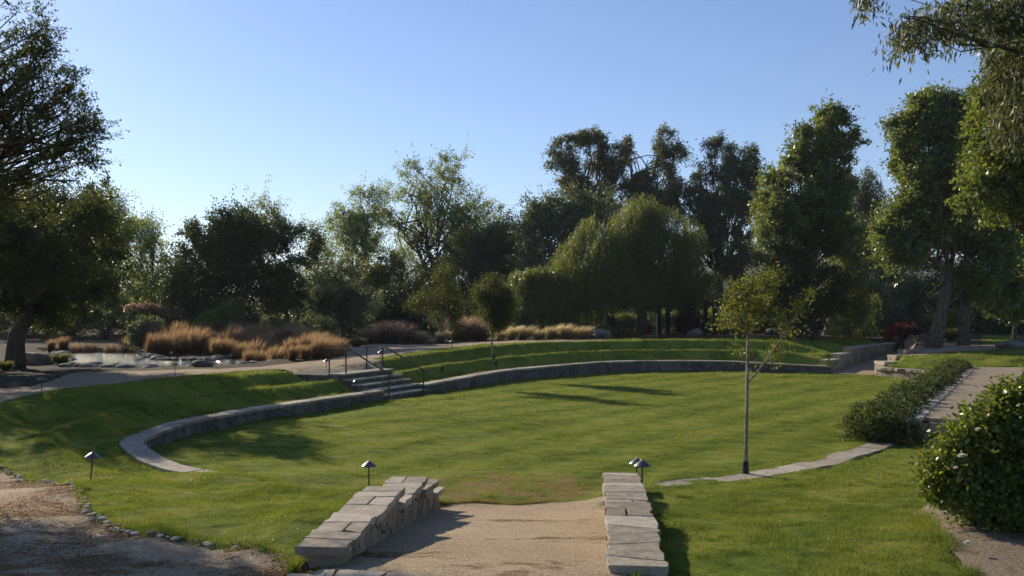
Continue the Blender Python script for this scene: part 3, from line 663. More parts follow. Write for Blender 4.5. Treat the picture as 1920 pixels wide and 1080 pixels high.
eb = empty('end_block', (27.0, 61.0, 0)); tag(eb, 'squat stone block standing at the head of the far steps', 'stone block')
b = MB(); b.box((0, 0, .5), (.55, .9, .55)); b.build('block', M_WALL, eb)
c = MB(); slabs(c, np.c_[np.linspace(-.55, .55, 6), np.full(6, -.9), np.full(6, 1.14)], 1.8, .09, 2, 3, seed=91, over=.05, rag=.04); c.build('slab', M_CAP, eb)
# low kerb along the grass at the head of the mound
kl = smooth_line([(*on_ground(a, b), 0) for a, b in ((1722, 656), (1765, 651), (1800, 649.5), (1825, 649.5))], .4); kl[:, 2] = T(kl[:, 0], kl[:, 1]) + .05
stone_wall('path_kerb', 'pale flat kerb stones between the grassy mound and the far gravel path', 'stone edging', kl, .35, .3, th=.05, seed=12, lo=1, hi=2, side=-1, body=False)

# stage
sg = empty('stage', (0, 0, 0)); tag(sg, 'raised tan paved stage with a stone edge behind the low hedge', 'stage')
b = MB(); pts = [(9.45, 21.35), (21.3, 41.9), (32, 41.3), (34, 15), (14.5, 17.9)]
k = len(pts); b.add([(x, y, .095) for x, y in pts] + [(x, y, -1) for x, y in pts], [tuple(range(k))[::-1]] + [(i, i + k, (i + 1) % k + k, (i + 1) % k)[::-1] for i in range(k)]); 
b.build('paving', M_PAVE, sg)
el = np.c_[np.linspace(STG[0][0], STG[1][0], 60), np.linspace(STG[0][1], STG[1][1], 60), np.full(60, .115)]
bd = MB(); wall_body(bd, el, .5, -.09, -1.0, -1, .04); bd.build('edge_wall', M_WALL, sg)
c = MB(); slabs(c, el, .26, .10, .7, 1.3, side=-1, seed=14, over=.05, rag=.04); c.build('edge_coping', M_CAP, sg)
el2 = np.c_[np.linspace(STG[0][0], 14.5, 30), np.linspace(STG[0][1], 17.4, 30), np.full(30, .115)]
bd = MB(); wall_body(bd, el2, .5, -.09, -1.0, 1, .043); bd.build('edge_wall', M_WALL, sg)
c = MB(); slabs(c, el2 + np.array([.5, 0, .003]), .5, .10, .8, 1.4, side=1, seed=15, over=.05, rag=.04); c.build('edge_coping', M_CAP, sg)

# ------------------------------------------------------------ rocks
def rock_mesh(name, mat, seed, flat=.7, sub=3, rough=.28):
    bm = bmesh.new(); bmesh.ops.create_icosphere(bm, subdivisions=sub, radius=1.0)
    rg = np.random.default_rng(seed); dirs = rg.normal(size=(9, 3)); dirs /= np.linalg.norm(dirs, axis=1)[:, None]; cut = rg.uniform(.62, .95, 9)
    for v in bm.verts:
        p = np.array(v.co)
        for d, c_ in zip(dirs, cut):
            h = p @ d
            if h > c_: p = p - d * (h - c_) * .85
        n = (vnoise(np.array([p[0] * 3 + seed]), np.array([p[1] * 3 + p[2] * 2.3]), seed)[0] - .5) * rough
        p = p * (1 + n); p[2] *= flat; v.co = p
    me = bpy.data.meshes.new(name); bm.to_mesh(me); bm.free(); me.materials.append(mat)
    at = me.attributes.new('rnd', 'FLOAT', 'POINT'); at.data.foreach_set('value', np.full(len(me.vertices), float(rg.random()), np.float32))
    me.polygons.foreach_set('use_smooth', [True] * len(me.polygons)); return me
ROCKS = [rock_mesh('rock', M_ROCK, s, .65) for s in range(6)]
PEBS = [rock_mesh('pebble', M_PEB, s + 20, .55, 2, .15) for s in range(6)]
def rock(name, me, x, y, s, rz, label, cat='rock', group=None, sink=.3, z=None):
    o = mobj(name, me); zz = Tz(x, y) if z is None else z
    o.location = (x, y, zz + s[2] * .6 * (1 - 2 * sink)); o.scale = s; o.rotation_euler = (0, 0, rz); tag(o, label, cat, group); return o
pl = smooth_line(peb_line, .05); dpl, Lp = resample(pl, 0); s = 0.0; i = 0
while s < Lp - .1:
    q = resample(pl, s)[0][0]; r_ = random.uniform(.020, .052); near = q[1] < 11.5
    if random.random() > .12:
        rock('pebble', PEBS[i % 6], q[0] + random.uniform(-.05, .05), q[1] + random.uniform(-.06, .06), (r_ * random.uniform(1, 1.4), r_, r_ * .8), random.uniform(0, 6), 'rounded pale pebble in the line edging the left grass bank', 'pebble', 'pebbles edging the grass bank', .36)
    s += r_ * random.uniform(2.0, 3.0) * (1 if q[1] > 10.2 else 1.35); i += 1
for px, py, r_, lb in ((1177, 1078, .085, 'brown rounded stone at the near end of the right ramp wall'), (1205, 1076, .07, 'pale pointed stone beside the near end of the right ramp wall')):
    x, y, z = P(px, py - 6, .16); rock('stone', ROCKS[int(px) % 6], x, y - .05, (r_ * 1.1, r_, r_), .4, lb, 'stone')
# pond shore stones
pp = np.array(pond_poly); i = 0
for k in range(0, len(pp)):
    for _ in range(3):
        cx_, cy_ = pp.mean(0); a = pp[k] + (pp[k] - pp.mean(0)) / np.linalg.norm(pp[k] - pp.mean(0)) * random.uniform(-.1, .9) + np.array([random.uniform(-.3, .3), random.uniform(-.25, .25)])
        if a[1] < 38.0 and inpoly(a[0], a[1], [p[:2] for p in path_poly]): continue
        if random.random() < .25: continue
        r_ = random.uniform(.10, .26) * (1.25 if random.random() < .12 else 1)
        rock('shore_stone', ROCKS[i % 6], a[0], a[1], (r_ * 1.3, r_, r_ * .9), random.uniform(0, 6), 'grey stone on the rocky rim of the pond', 'stone', 'stones round the pond rim', .3, z=.17); i += 1
def boulder(px, py, d, w, h, lab, k=0, rz=0.4):
    x = PD(px, d); rock('boulder', ROCKS[k], x, d, (w / 2, w * .4, h / 1.25), rz, lab, 'boulder', sink=.28)
boulder(378, 690, 38.8, 1.0, .42, 'flat pale boulder on the path side of the pond', 1)
boulder(255, 672, 47, .9, .7, 'dark rounded boulder on the far side of the pond', 2)
boulder(238, 660, 50, 1.0, .5, 'small grey boulder at the far left of the pond inlet', 3)
boulder(62, 662, 42, 1.5, .85, 'large dark boulder beneath the big left oak', 4)
boulder(1128, 632, 60, 1.6, .8, 'grey boulder beside the yellowish low shrub at the end of the path', 0)
boulder(1302, 632, 63, 1.2, .8, 'rounded brown boulder standing alone at the far lawn edge', 2)
boulder(1448, 626, 68, 1.5, .75, 'bluish grey boulder behind the young tree branches', 1)
boulder(1500, 628, 66, .8, .45, 'small boulder right of the bluish grey boulder', 4)
boulder(1898, 646, 50, 1.7, .62, 'broad brown boulder on the grassy mound at the right edge', 0, .1)
boulder(1922, 636, 52, 1.3, .95, 'pale tall boulder at the far right edge behind the broad one', 3)

# ------------------------------------------------------------ path lamps
def lamp_proto():
    root = empty('path_lamp'); a = MB(); a.tube([(0, 0, -.15), (0, 0, .44)], .0125, 8); a.build('stem', M_METAL, root)
    b = MB(); b.lathe([(.0, .535), (.012, .533), (.016, .515), (.03, .508), (.075, .48), (.128, .435), (.135, .425), (.128, .423), (.02, .45), (.0, .45)], n=24); b.build('shade', M_HAT, root, True)
    return root
def copy_tree(o, parent=None):
    c = o.copy(); COL.objects.link(c); c.parent = parent
    for ch in o.children: copy_tree(ch, c)
    return c
LP = lamp_proto(); used = [False]
def lamp(x, y, label, tilt=0, z=None, s=1.0):
    o = LP if not used[0] else copy_tree(LP); used[0] = True
    o.location = (x, y, Tz(x, y) if z is None else z); o.rotation_euler = (tilt * .3, tilt, random.uniform(0, 6) if not tilt else 0); o.scale = (s, s, s)
    tag(o, label, 'path lamp', 'path lamps')
lamp(PD(170, 15.5), 15.5, 'leaning cone topped path lamp on the sunlit grass bank at the left', .09)
lamp(PD(695, 16.2), 16.0, 'cone topped path lamp behind the left ramp wall', 0, z=-.60)
lamp(PD(1204, 14.0), 14.0, 'nearer of the two path lamps right of the right ramp wall')
lamp(PD(1194, 15.3), 15.3, 'farther path lamp half hidden behind the right ramp wall', z=-.44)
lamp(*on_ground(78, 741), 'path lamp in the shade at the far left path edge')
lamp(*on_ground(328, 708.5), 'path lamp by the path in front of the flat pond boulder')
lamp(*on_ground(612, 698), 'path lamp at the top left corner of the stone steps')
lamp(*on_ground(139, 694), 'path lamp at the left end of the pond shore')
lamp(*on_ground(570, 673), 'path lamp in front of the rust coloured reeds')
lamp(*on_ground(714, 681), 'path lamp at the right of the step landing')
lamp(PD(675, 32.6), 31.9, 'path lamp on the terrace left of the stone steps')
lamp(*on_ground(847, 657), 'path lamp on the path edge between the young trees')
lamp(*on_ground(1117, 643), 'path lamp near the far end of the gravel path')
lamp(*on_ground(1731, 653), 'path lamp at the top of the grassy mound by the far kerb')

# ------------------------------------------------------------ foliage builders
def unit(v): return v / np.maximum(np.linalg.norm(v, axis=-1, keepdims=True), 1e-9)
def leaves(C, size, ax, ratio, rg, droop=0.0, bend=.25):
    n = len(C); s = size * rg.uniform(.6, 1.25, n)[:, None]
    ax = unit(ax + np.array([0, 0, -droop])); r = rg.normal(size=(n, 3)); sd = unit(np.cross(ax, r)); nm = np.cross(ax, sd)
    V = np.empty((n, 4, 3)); V[:, 0] = C; V[:, 1] = C + ax * s * .45 + sd * s * ratio * .5 + nm * s * bend * .3
    V[:, 2] = C + ax * s; V[:, 3] = C + ax * s * .45 - sd * s * ratio * .5 + nm * s * bend * .3
    Fq = np.arange(n * 4).reshape(n, 4); return V.reshape(-1, 3), Fq, np.repeat(rg.random(n), 4)
def blob_pts(blobs, n, rg, shell=.45):
    w = np.array([b[3] * b[4] * b[5] for b in blobs]) ** (2 / 3); w /= w.sum(); k = rg.choice(len(blobs), n, p=w)
    B = np.array(blobs)[k]; d = unit(rg.normal(size=(n, 3))); r = rg.random(n) ** shell
    lump = .68 + .62 * vnoise(d[:, 0] * 2.2 + k * 7.1, d[:, 1] * 2.2 + d[:, 2] * 2.7 + k * 3.3, 12)
    return B[:, :3] + d * B[:, 3:6] * (r * lump)[:, None], d, k
def px_blobs(d, bl, depth=.85):          # (column, row, half width, half height[, metres nearer/farther])
    out_ = []
    for b in bl:
        dd = d + (b[4] if len(b) > 4 else 0); rx, rz = b[2] * dd / F, b[3] * dd / F
        out_.append((PD(b[0], dd), dd, ZD(b[1], dd), rx, depth * (rx + rz) / 2, rz))
    return out_
def curve_pts(a, b, n=6, wob=.05, rg=random, sag=0.0):
    a, b = Vector(a), Vector(b); L = (b - a).length; out_ = []
    for i in range(n + 1):
        t_ = i / n; p = a.lerp(b, t_)
        if 0 < i < n: p += Vector((rg.uniform(-1, 1), rg.uniform(-1, 1), rg.uniform(-.5, .5))) * L * wob
        p.z += sag * math.sin(math.pi * t_) * L; out_.append(p)
    return out_
def tree(name, label, base, blobs, mat, n=16000, size=.13, clump=.5, per=34, style='round', ratio=.55, bark=None, tr=.22, trunk=None, seed=0,
         group=None, fork=.4, droop=.2, shell=.42, strand=2.2, twigs=60, limbs=True, cat='tree', spray=0, lean=(0, 0), dens=1.7, big=1.4, zmin=None, tubes=0, sats=7):
    rg = np.random.default_rng(seed + 100); pr = random.Random(seed); bark = bark or M_BARK
    if mat is L_SYC and cat == 'tree': dens, big = 1.15, 1.15
    n = int(n * dens); size *= big
    x, y = base[0], base[1]; z = Tz(x, y) - .1 if len(base) < 3 else base[2]
    root = empty(name, (x, y, z)); tag(root, label, cat, group); o = np.array([x, y, z])
    bl = [(b[0] - x, b[1] - y, b[2] - z, b[3], b[4], b[5]) for b in blobs]
    lo = min(b[2] - b[5] for b in bl); top = max(b[2] + b[5] for b in bl)
    cxm = np.average([b[0] for b in bl], weights=[b[3] * b[5] for b in bl]); cym = np.average([b[1] for b in bl])
    if n > 5000 and style != 'weep' and clump > .2: per, clump = per * 2.6, clump * 1.22
    nc = int(max(6, n // per))
    if (style != 'weep' or strand > 1) and cat == 'tree':
        sat = []
        for b in bl:
            for _ in range(sats):
                u_ = unit(rg.normal(size=3)); u_[2] = abs(u_[2]) * (1 if rg.random() < .7 else -1); f_ = rg.uniform(.75, 1.15); q_s = rg.uniform(.18, .42)
                sat.append((b[0] + u_[0] * b[3] * f_, b[1] + u_[1] * b[4] * f_, b[2] + u_[2] * b[5] * f_, b[3] * q_s, b[4] * q_s, b[5] * q_s))
        bl_all = bl + sat
    else: bl_all = bl
    C, dirs, kb = blob_pts(bl_all, nc, rg, shell); kb = kb % len(bl)
    C[:, 2] = np.maximum(C[:, 2], .15)
    if cat == 'tree' and n > 8000 and style != 'weep' and mat not in (L_OAK, L_OLIVE, L_YEL) and name != 'background_tree':                      # open gaps between the leaf masses
        sc_ = .42 if size > .08 else .9; g1 = vnoise(C[:, 0] * sc_ + seed, C[:, 2] * sc_ * 1.3 + C[:, 1] * sc_ * .5, 61); kp = g1 > np.quantile(g1, .24)
        C, dirs, kb = C[kp], dirs[kp], kb[kp]; nc = len(C)
    tb = MB(); fz = max(lo * .7 + top * .12, .25 * top) if trunk is None else trunk[-1][2]
    tp = trunk or [(0, 0, -.1), (pr.uniform(-.1, .1) + lean[0] * .3, 0, fz * .45), (cxm * .25 + lean[0], cym * .2, fz)]
    nr = len(tp); tb.tube(smooth_line(tp, max(.25, fz / 9)).tolist(), np.interp(np.linspace(0, 1, len(smooth_line(tp, max(.25, fz / 9)))), [0, .12, 1], [tr * 1.35, tr, tr * .72]).tolist(), 9)
    ft = tp[-1]
    if limbs:
        for b in bl:
            e = (b[0], b[1], b[2]); cp = curve_pts(ft, e, 5, .06, pr); rr_ = tr * .42 * min(1, (b[3] / max(q[3] for q in bl)) + .2)
            tb.tube([tuple(p) for p in cp], np.linspace(rr_, rr_ * .35, len(cp)).tolist(), 6)
        for i in rg.choice(nc, min(twigs, nc), replace=False):
            b = bl[kb[i]]; t0 = pr.uniform(.35, 1.0); s0 = Vector(ft).lerp(Vector(b[:3]), t0); cp = curve_pts(s0, tuple(C[i]), 4, .08, pr)
            tb.tube([tuple(p) for p in cp], np.linspace(tr * .2, max(tr * .05, .008), len(cp)).tolist(), 4)
    if style == 'weep':
        ns = nc * 3; A, dA, kk = blob_pts(bl_all, ns, rg, shell * .8)
        if strand > 1:
            g1 = vnoise(A[:, 0] * .8 + seed, A[:, 2] * 1.1 + A[:, 1] * .6, 62); kp = g1 > np.quantile(g1, .16); A, dA = A[kp], dA[kp]; ns = len(A)
        m_ = max(4, n // ns); L = strand * rg.uniform(.4, 1.1, ns)
        tt = np.linspace(0, 1, m_); sw_ = rg.normal(size=(ns, 3)) * .18 + dA * .22; sw_[:, 2] = 0
        Q = A[:, None, :] + sw_[:, None, :] * (tt ** .6)[None, :, None] * L[:, None, None]; Q[:, :, 2] -= tt[None] * L[:, None]
        Q = Q.reshape(-1, 3) + rg.normal(size=(ns * m_, 3)) * .05; Q[:, 2] = np.maximum(Q[:, 2], .1)
        if zmin: Q = Q[Q[:, 2] > (zmin + rg.normal(size=len(Q)) * .15 + 1.6 * (vnoise(Q[:, 0] * 1.6, Q[:, 1] * 1.6, 77) - .5) - 2.5 * sstep(-2.0, -4.5, Q[:, 0]))]; ns = len(Q); m_ = 1
        ax = rg.normal(size=(len(Q), 3)) * .55 + np.array([0, 0, -1.0]); V, Fq, rn = leaves(Q, size, ax, ratio, rg)
        rn = .5 * rn + .5 * np.repeat(np.repeat(rg.random(ns), m_), 4)
    else:
        ntw = 7; m_ = max(5, n // (nc * ntw)); cs = clump * rg.uniform(.55, 1.5, nc)          # starbursts of leafy twigs
        dd = unit(rg.normal(size=(nc, ntw, 3)) + dirs[:, None] * .75 + np.array([0, 0, .9 if style == 'up' else .25])[None, None]); L_ = cs[:, None] * rg.uniform(.5, 1.25, (nc, ntw))
        tt = np.linspace(.12, 1, m_); Q = C[:, None, None] + dd[:, :, None] * (tt[None, None, :, None] * L_[:, :, None, None]); Q[..., 2] -= droop * .35 * (tt ** 2)[None, None] * L_[..., None]
        if tubes:
            for i in range(nc):
                for j in range(ntw):
                    if rg.random() < tubes: tb.tube([tuple(C[i]), tuple(Q[i, j, m_ // 2]), tuple(Q[i, j, -1])], [.006, .004, .002], 3)
        Q = Q + rg.normal(size=Q.shape) * (size * .35 + .05 * cs[:, None, None, None] * (0 if tubes else 1)); ax = (dd[:, :, None] * .8 + rg.normal(size=Q.shape) * .8).reshape(-1, 3); Q = Q.reshape(-1, 3); Q[:, 2] = np.maximum(Q[:, 2], .05)
        if spray:
            ns = spray; i0 = rg.choice(nc, ns); dd = unit(dirs[i0] * 1.0 + rg.normal(size=(ns, 3)) * .3 + np.array([0, 0, .5])); m_ = 26; tt = np.linspace(0, 1, m_)
            ln_ = clump * rg.uniform(1.0, 2.6, ns)
            Sx = C[i0][:, None] + dd[:, None] * (tt[None, :, None] * ln_[:, None, None]) + rg.normal(size=(ns, m_, 3)) * size * .5
            Q = np.vstack([Q, Sx.reshape(-1, 3)]); ax = np.vstack([ax, np.repeat(dd, m_, 0) + rg.normal(size=(ns * m_, 3)) * .7])
        V, Fq, rn = leaves(Q, size, ax, ratio, rg, droop)
    tb.build('trunk', bark, root, True)
    mobj('crown', np_mesh('crown', V, Fq, mat, rn), root)
    return root

# ------------------------------------------------------------ background trees, far to near
t_ = tree
# far pale sycamores
t_('sycamore_tree', 'pale loose sycamore with thin top between the left oak and the dark oak', (PD(285, 78), 78), px_blobs(78, [(285, 420, 42, 38), (260, 470, 50, 50), (315, 480, 38, 60), (285, 550, 70, 45)]), L_SYC, 15000, .17, .9, 26, tr=.25, seed=1, spray=60, shell=.6, group='pale sycamores in the background')
t_('sycamore_tree', 'pale sycamore rising behind the left oak at the edge of its crown', (PD(195, 74), 74), px_blobs(74, [(195, 400, 36, 45), (180, 480, 60, 60), (220, 440, 30, 50)]), L_SYC, 12000, .17, .9, 26, tr=.25, seed=2, spray=50, shell=.6, group='pale sycamores in the background')
t_('sycamore_tree', 'small pale sycamore in the gap right of the dark oak', (PD(592, 80), 80), px_blobs(80, [(590, 465, 26, 40), (600, 520, 40, 50)]), L_SYC, 6000, .16, .9, 24, tr=.2, seed=3, spray=40, shell=.65, group='pale sycamores in the background')
t_('sycamore_tree', 'mid sized sycamore left of the tallest pale sycamore', (PD(672, 88), 88), px_blobs(88, [(655, 395, 28, 45), (690, 405, 34, 50), (640, 445, 35, 50), (690, 470, 50, 55)]), L_SYC, 17000, .17, .9, 30, tr=.3, seed=4, spray=70, shell=.6, group='pale sycamores in the background')
t_('sycamore_tree', 'tallest broad pale sycamore in the middle of the background', (PD(800, 90), 90), px_blobs(90, [(835, 335, 42, 45), (770, 365, 50, 45), (870, 400, 55, 45), (800, 420, 75, 60), (740, 400, 30, 50), (915, 430, 35, 50), (790, 490, 90, 50), (885, 470, 60, 50)]), L_SYC, 42000, .17, .95, 34, tr=.45, seed=5, spray=120, shell=.6, twigs=120, group='pale sycamores in the background')
t_('willow_tree', 'thin pale top showing above the dark oak crown', (PD(492, 72), 72), px_blobs(72, [(490, 400, 26, 26), (480, 440, 50, 40)]), L_SYC, 5000, .16, .7, 22, tr=.2, seed=6, spray=40, group='pale sycamores in the background')
# eucalypts
E = 'eucalyptus trees on the skyline'; EK = dict(sats=3, per=52, clump=.72)
t_('eucalyptus_tree', 'tall dark eucalyptus with a flat clumped top and bare twigs on its left', (PD(1105, 92), 92), px_blobs(92, [(1062, 262, 22, 16), (1100, 258, 26, 16), (1140, 262, 28, 18), (1050, 300, 20, 20), (1085, 320, 26, 30), (1130, 300, 30, 30), (1152, 330, 22, 40), (1110, 360, 45, 26), (1085, 345, 40, 22), (1130, 400, 40, 40)]), L_EUC, 26000, .2, ratio=.34, **EK, tr=.35, seed=7, shell=.5, droop=.9, twigs=90, group=E)
t_('eucalyptus_tree', 'dark eucalyptus with round clumps immediately right of the flat topped one', (PD(1200, 92), 92), px_blobs(92, [(1182, 285, 26, 26), (1235, 262, 24, 20), (1215, 300, 34, 30), (1268, 285, 22, 14), (1240, 335, 34, 36), (1200, 350, 30, 40), (1230, 380, 45, 30), (1210, 430, 50, 40)]), L_EUC, 26000, .2, ratio=.34, **EK, tr=.35, seed=8, shell=.5, droop=.9, twigs=90, group=E)
t_('eucalyptus_tree', 'broad dark eucalyptus with two separate tops left of the windblown tree', (PD(1350, 88), 88), px_blobs(88, [(1332, 268, 26, 16), (1312, 310, 30, 26), (1390, 285, 26, 26), (1362, 320, 24, 30), (1408, 330, 20, 40), (1300, 370, 40, 40), (1350, 390, 60, 50), (1400, 420, 40, 60), (1310, 470, 50, 60), (1370, 490, 50, 50)]), L_EUC, 42000, .2, ratio=.34, **EK, tr=.4, seed=9, shell=.5, droop=.9, twigs=120, group=E)
t_('eucalyptus_tree', 'narrow drooping eucalyptus in the gap right of the windblown tree', (PD(1625, 90), 90), px_blobs(90, [(1622, 335, 24, 26), (1585, 330, 16, 26), (1640, 380, 26, 40), (1600, 420, 30, 50), (1645, 450, 22, 40), (1620, 500, 30, 40)]), L_EUC, 16000, .24, .8, 40, 'weep', ratio=.25, tr=.3, seed=10, strand=3.0, group=E)
t_('grey_tree', 'grey green rounded tree at the left foot of the eucalypts', (PD(1040, 78), 78), px_blobs(78, [(1025, 400, 34, 34), (1000, 440, 35, 34), (1060, 420, 45, 50), (1110, 400, 50, 40), (1030, 490, 60, 50)]), L_OLIVE, 22000, .17, .8, 40, tr=.3, seed=11)
t_('grey_tree', 'low bluish tree right of the tallest sycamore', (PD(965, 85), 85), px_blobs(85, [(965, 440, 38, 28), (940, 470, 40, 40)]), L_OLIVE, 7000, .17, .8, 30, tr=.2, seed=12)
# mid ground crowns
t_('oak_tree', 'broad dark rounded oak on a short bare trunk behind the rust reeds', (PD(546, 60), 60), px_blobs(60, [(400, 455, 60, 52), (450, 430, 60, 40), (380, 510, 66, 60), (480, 470, 75, 62), (545, 480, 40, 60), (440, 540, 110, 50), (540, 550, 55, 38), (350, 540, 38, 45)]), L_OAK, 60000, .12, .6, 60, trunk=[(0, 0, -.1), (.05, 0, 1.4), (-.4, 0, 2.9)], tr=.17, seed=13, spray=110, shell=.35)
t_('olive_tree', 'small grey green tree with a dense domed crown right of the dark oak', (PD(645, 68), 68), px_blobs(68, [(640, 530, 46, 45), (620, 570, 45, 50), (660, 580, 50, 50), (600, 585, 35, 40)]), L_OLIVE, 26000, .10, .5, 45, tr=.16, seed=14, spray=50)
t_('citrus_tree', 'yellow green lit bushy tree behind the mauve grasses', (PD(735, 80), 80), px_blobs(80, [(730, 520, 42, 40), (700, 560, 45, 45), (750, 570, 50, 50), (720, 600, 60, 35)]), L_YEL, 24000, .12, .5, 40, tr=.16, seed=15, spray=50)
t_('bare_shrub', 'tall twiggy brownish shrub behind the leaning young tree', (PD(825, 80), 80), px_blobs(80, [(825, 520, 36, 40), (810, 560, 45, 45), (840, 590, 45, 30)]), L_YEL, 7000, .11, .5, 20, tr=.12, seed=16, spray=60, twigs=200, shell=.7)
t_('dark_tree', 'dark broad tree with a yellowish top below the low bluish tree', (PD(915, 84), 84), px_blobs(84, [(890, 470, 50, 34), (940, 480, 55, 36), (890, 530, 60, 60), (960, 540, 55, 55), (920, 590, 80, 40)]), L_OAK, 34000, .13, .6, 50, tr=.25, seed=17, spray=70)
t_('citrus_tree', 'yellowish lit bush peeping above the dark shrubs left of the weeping trees', (PD(875, 83), 83), px_blobs(83, [(880, 450, 34, 16), (950, 452, 40, 15)]), L_YEL, 6000, .12, .45, 30, tr=.1, seed=18)
t_('pepper_tree', 'small weeping pepper tree left of the great weeping one', (PD(1015, 65), 65), px_blobs(65, [(1010, 530, 42, 34), (980, 560, 34, 36), (1055, 550, 45, 40), (1020, 590, 60, 20)]), L_BRIGHT, 30000, .17, .5, 34, 'weep', ratio=.2, tr=.2, seed=19, strand=1.3)
t_('pepper_tree', 'great weeping pepper tree with a wide domed crown over the pergola', (PD(1200, 66), 66), px_blobs(66, [(1200, 400, 55, 36), (1150, 430, 65, 50), (1250, 440, 62, 55), (1100, 490, 62, 60), (1180, 500, 90, 70), (1280, 520, 50, 70), (1110, 540, 60, 40), (1200, 550, 110, 30)]), L_PEPPER, 80000, .18, .6, 50, 'weep', ratio=.2, tr=.4, seed=20, strand=2.0, zmin=2.3, trunk=[(0, 0, -.1), (.3, 0, 1.2), (-.2, 0, 2.6)])
t_('windblown_tree', 'tall broadleaf tree with its tops swept to the right by the wind', (PD(1500, 60), 60), px_blobs(60, [(1552, 248, 16, 30), (1585, 270, 18, 14), (1530, 290, 34, 34), (1498, 285, 10, 34), (1540, 232, 6, 20), (1572, 228, 8, 22), (1600, 262, 9, 12), (1515, 262, 7, 22), (1480, 312, 7, 20), (1565, 300, 26, 20), (1500, 350, 55, 45), (1550, 360, 40, 50), (1460, 400, 45, 60), (1520, 430, 70, 60), (1470, 480, 55, 60), (1550, 490, 55, 60), (1500, 560, 70, 40)]), L_BROAD, 75000, .15, .6, 50, tr=.35, seed=21, spray=120, style='up')
t_('dark_conifer', 'dark dense tree filling the space under the windblown tree', (PD(1530, 57), 57), px_blobs(57, [(1490, 540, 50, 60), (1540, 560, 45, 50), (1465, 500, 32, 45)]), L_OAK, 24000, .13, .5, 45, tr=.25, seed=22)
t_('pepper_tree', 'drooping yellow green tree right of the windblown tree', (PD(1590, 62), 62), px_blobs(62, [(1590, 450, 28, 60), (1575, 510, 30, 50), (1600, 560, 40, 36)]), L_PEPPER, 14000, .17, .5, 34, 'weep', ratio=.22, tr=.2, seed=23, strand=1.8)
t_('pale_trunk_tree', 'leaning pale trunked tree at the back of the far lawn', (PD(1550, 68), 68), px_blobs(68, [(1570, 540, 45, 40), (1620, 560, 50, 36)]), L_EUC, 9000, .16, .6, 30, tr=.3, seed=24, bark=M_PALE, trunk=[(0, 0, -.1), (.5, 0, 2.0), (.9, 0, 4)])
# right side giants
t_('plane_tree', 'huge leafy plane tree on a leaning forked trunk at the right', (PD(1748, 51), 51), px_blobs(51, [(1775, 185, 26, 24), (1752, 178, 8, 22), (1790, 168, 8, 18), (1728, 205, 8, 18), (1740, 215, 30, 40), (1800, 240, 60, 50), (1720, 290, 45, 50), (1790, 320, 80, 60), (1710, 370, 48, 60), (1780, 410, 80, 60), (1700, 450, 45, 50), (1750, 490, 75, 46), (1840, 480, 50, 60)], .7), L_BROAD, 120000, .15, .65, 60, tr=.37, seed=25, bark=M_PLANE, spray=140, trunk=[(0, 0, -.1), (.25, 0, 1.2), (.75, 0, 2.9), (1.0, 0, 4.3)], style='up')
t_('plane_tree', 'straight trunked plane tree immediately right of the leaning forked one', (PD(1806, 52), 52), px_blobs(52, [(1850, 420, 60, 60), (1830, 500, 50, 30), (1890, 490, 40, 45), (1880, 540, 45, 30)], .8), L_BROAD, 30000, .15, .6, 50, tr=.27, seed=26, bark=M_PLANE, trunk=[(0, 0, -.1), (0, 0, 2), (.15, 0, 4.5)])
t_('bright_tree', 'near tree with bright glossy leaves filling the upper right edge', (PD(2010, 32), 32), px_blobs(32, [(1880, 190, 40, 60), (1930, 120, 80, 80), (1900, 290, 75, 70), (1960, 300, 120, 140), (1890, 400, 70, 60), (1950, 450, 90, 60), (1905, 505, 40, 24), (1990, 180, 120, 120)], .8), L_BRIGHT, 90000, .115, .5, 50, tr=.4, seed=27, spray=80)
t_('shrub', 'lit leafy branch mass low on the right edge behind the second plane trunk', (PD(1900, 56), 56), px_blobs(56, [(1890, 560, 50, 30), (1940, 540, 50, 50)]), L_BRIGHT, 12000, .15, .5, 30, tr=.12, seed=28, cat='shrub')
# dark belt behind everything (each crown its own tree)
belt = [(450, 74, 590, 55, L_OLIVE), (530, 80, 575, 60, L_OLIVE), (30, 88, 470, 150, L_OAK), (130, 80, 520, 90, L_OAK), (240, 86, 545, 80, L_OLIVE), (330, 84, 560, 70, L_OAK), (610, 76, 560, 60, L_OAK), (690, 82, 540, 70, L_OLIVE), (790, 76, 560, 70, L_OAK), (860, 90, 520, 80, L_OLIVE), (1060, 90, 540, 80, L_OAK),
        (1150, 96, 520, 100, L_OAK), (1275, 96, 540, 70, L_EUC), (1350, 98, 575, 60, L_OAK), (1425, 80, 560, 55, L_OAK), (1640, 84, 585, 45, L_OLIVE), (1690, 78, 545, 60, L_EUC), (1745, 84, 530, 80, L_OAK), (1820, 80, 560, 70, L_OAK), (1880, 76, 545, 80, L_OAK), (1960, 82, 500, 110, L_OAK), (1600, 92, 570, 50, L_OAK), (2060, 80, 450, 120, L_OAK), (-80, 90, 440, 140, L_OAK)]
where = ['behind the middle of the dark oak under its crown', 'behind the bare trunk of the dark oak', 'far left behind the great oak', 'behind the left oak trunk', 'below the pale left sycamore', 'behind the left flank of the dark oak', 'behind the small domed olive', 'behind the yellow green bushy tree', 'behind the leaning young tree', 'below the tallest sycamore', 'behind the small weeping pepper',
         'behind the great weeping pepper', 'between the great pepper and the broad eucalyptus', 'low behind the young lawn tree', 'left of the windblown tree foot', 'low in the gap beneath the narrow eucalyptus', 'under the left flank of the huge plane tree', 'behind the leaning plane trunk', 'behind the straight plane trunk', 'at the right beyond the shady lawn strip', 'at the far right edge', 'behind the drooping yellow green tree', 'beyond the right edge of the picture', 'beyond the left edge of the picture']
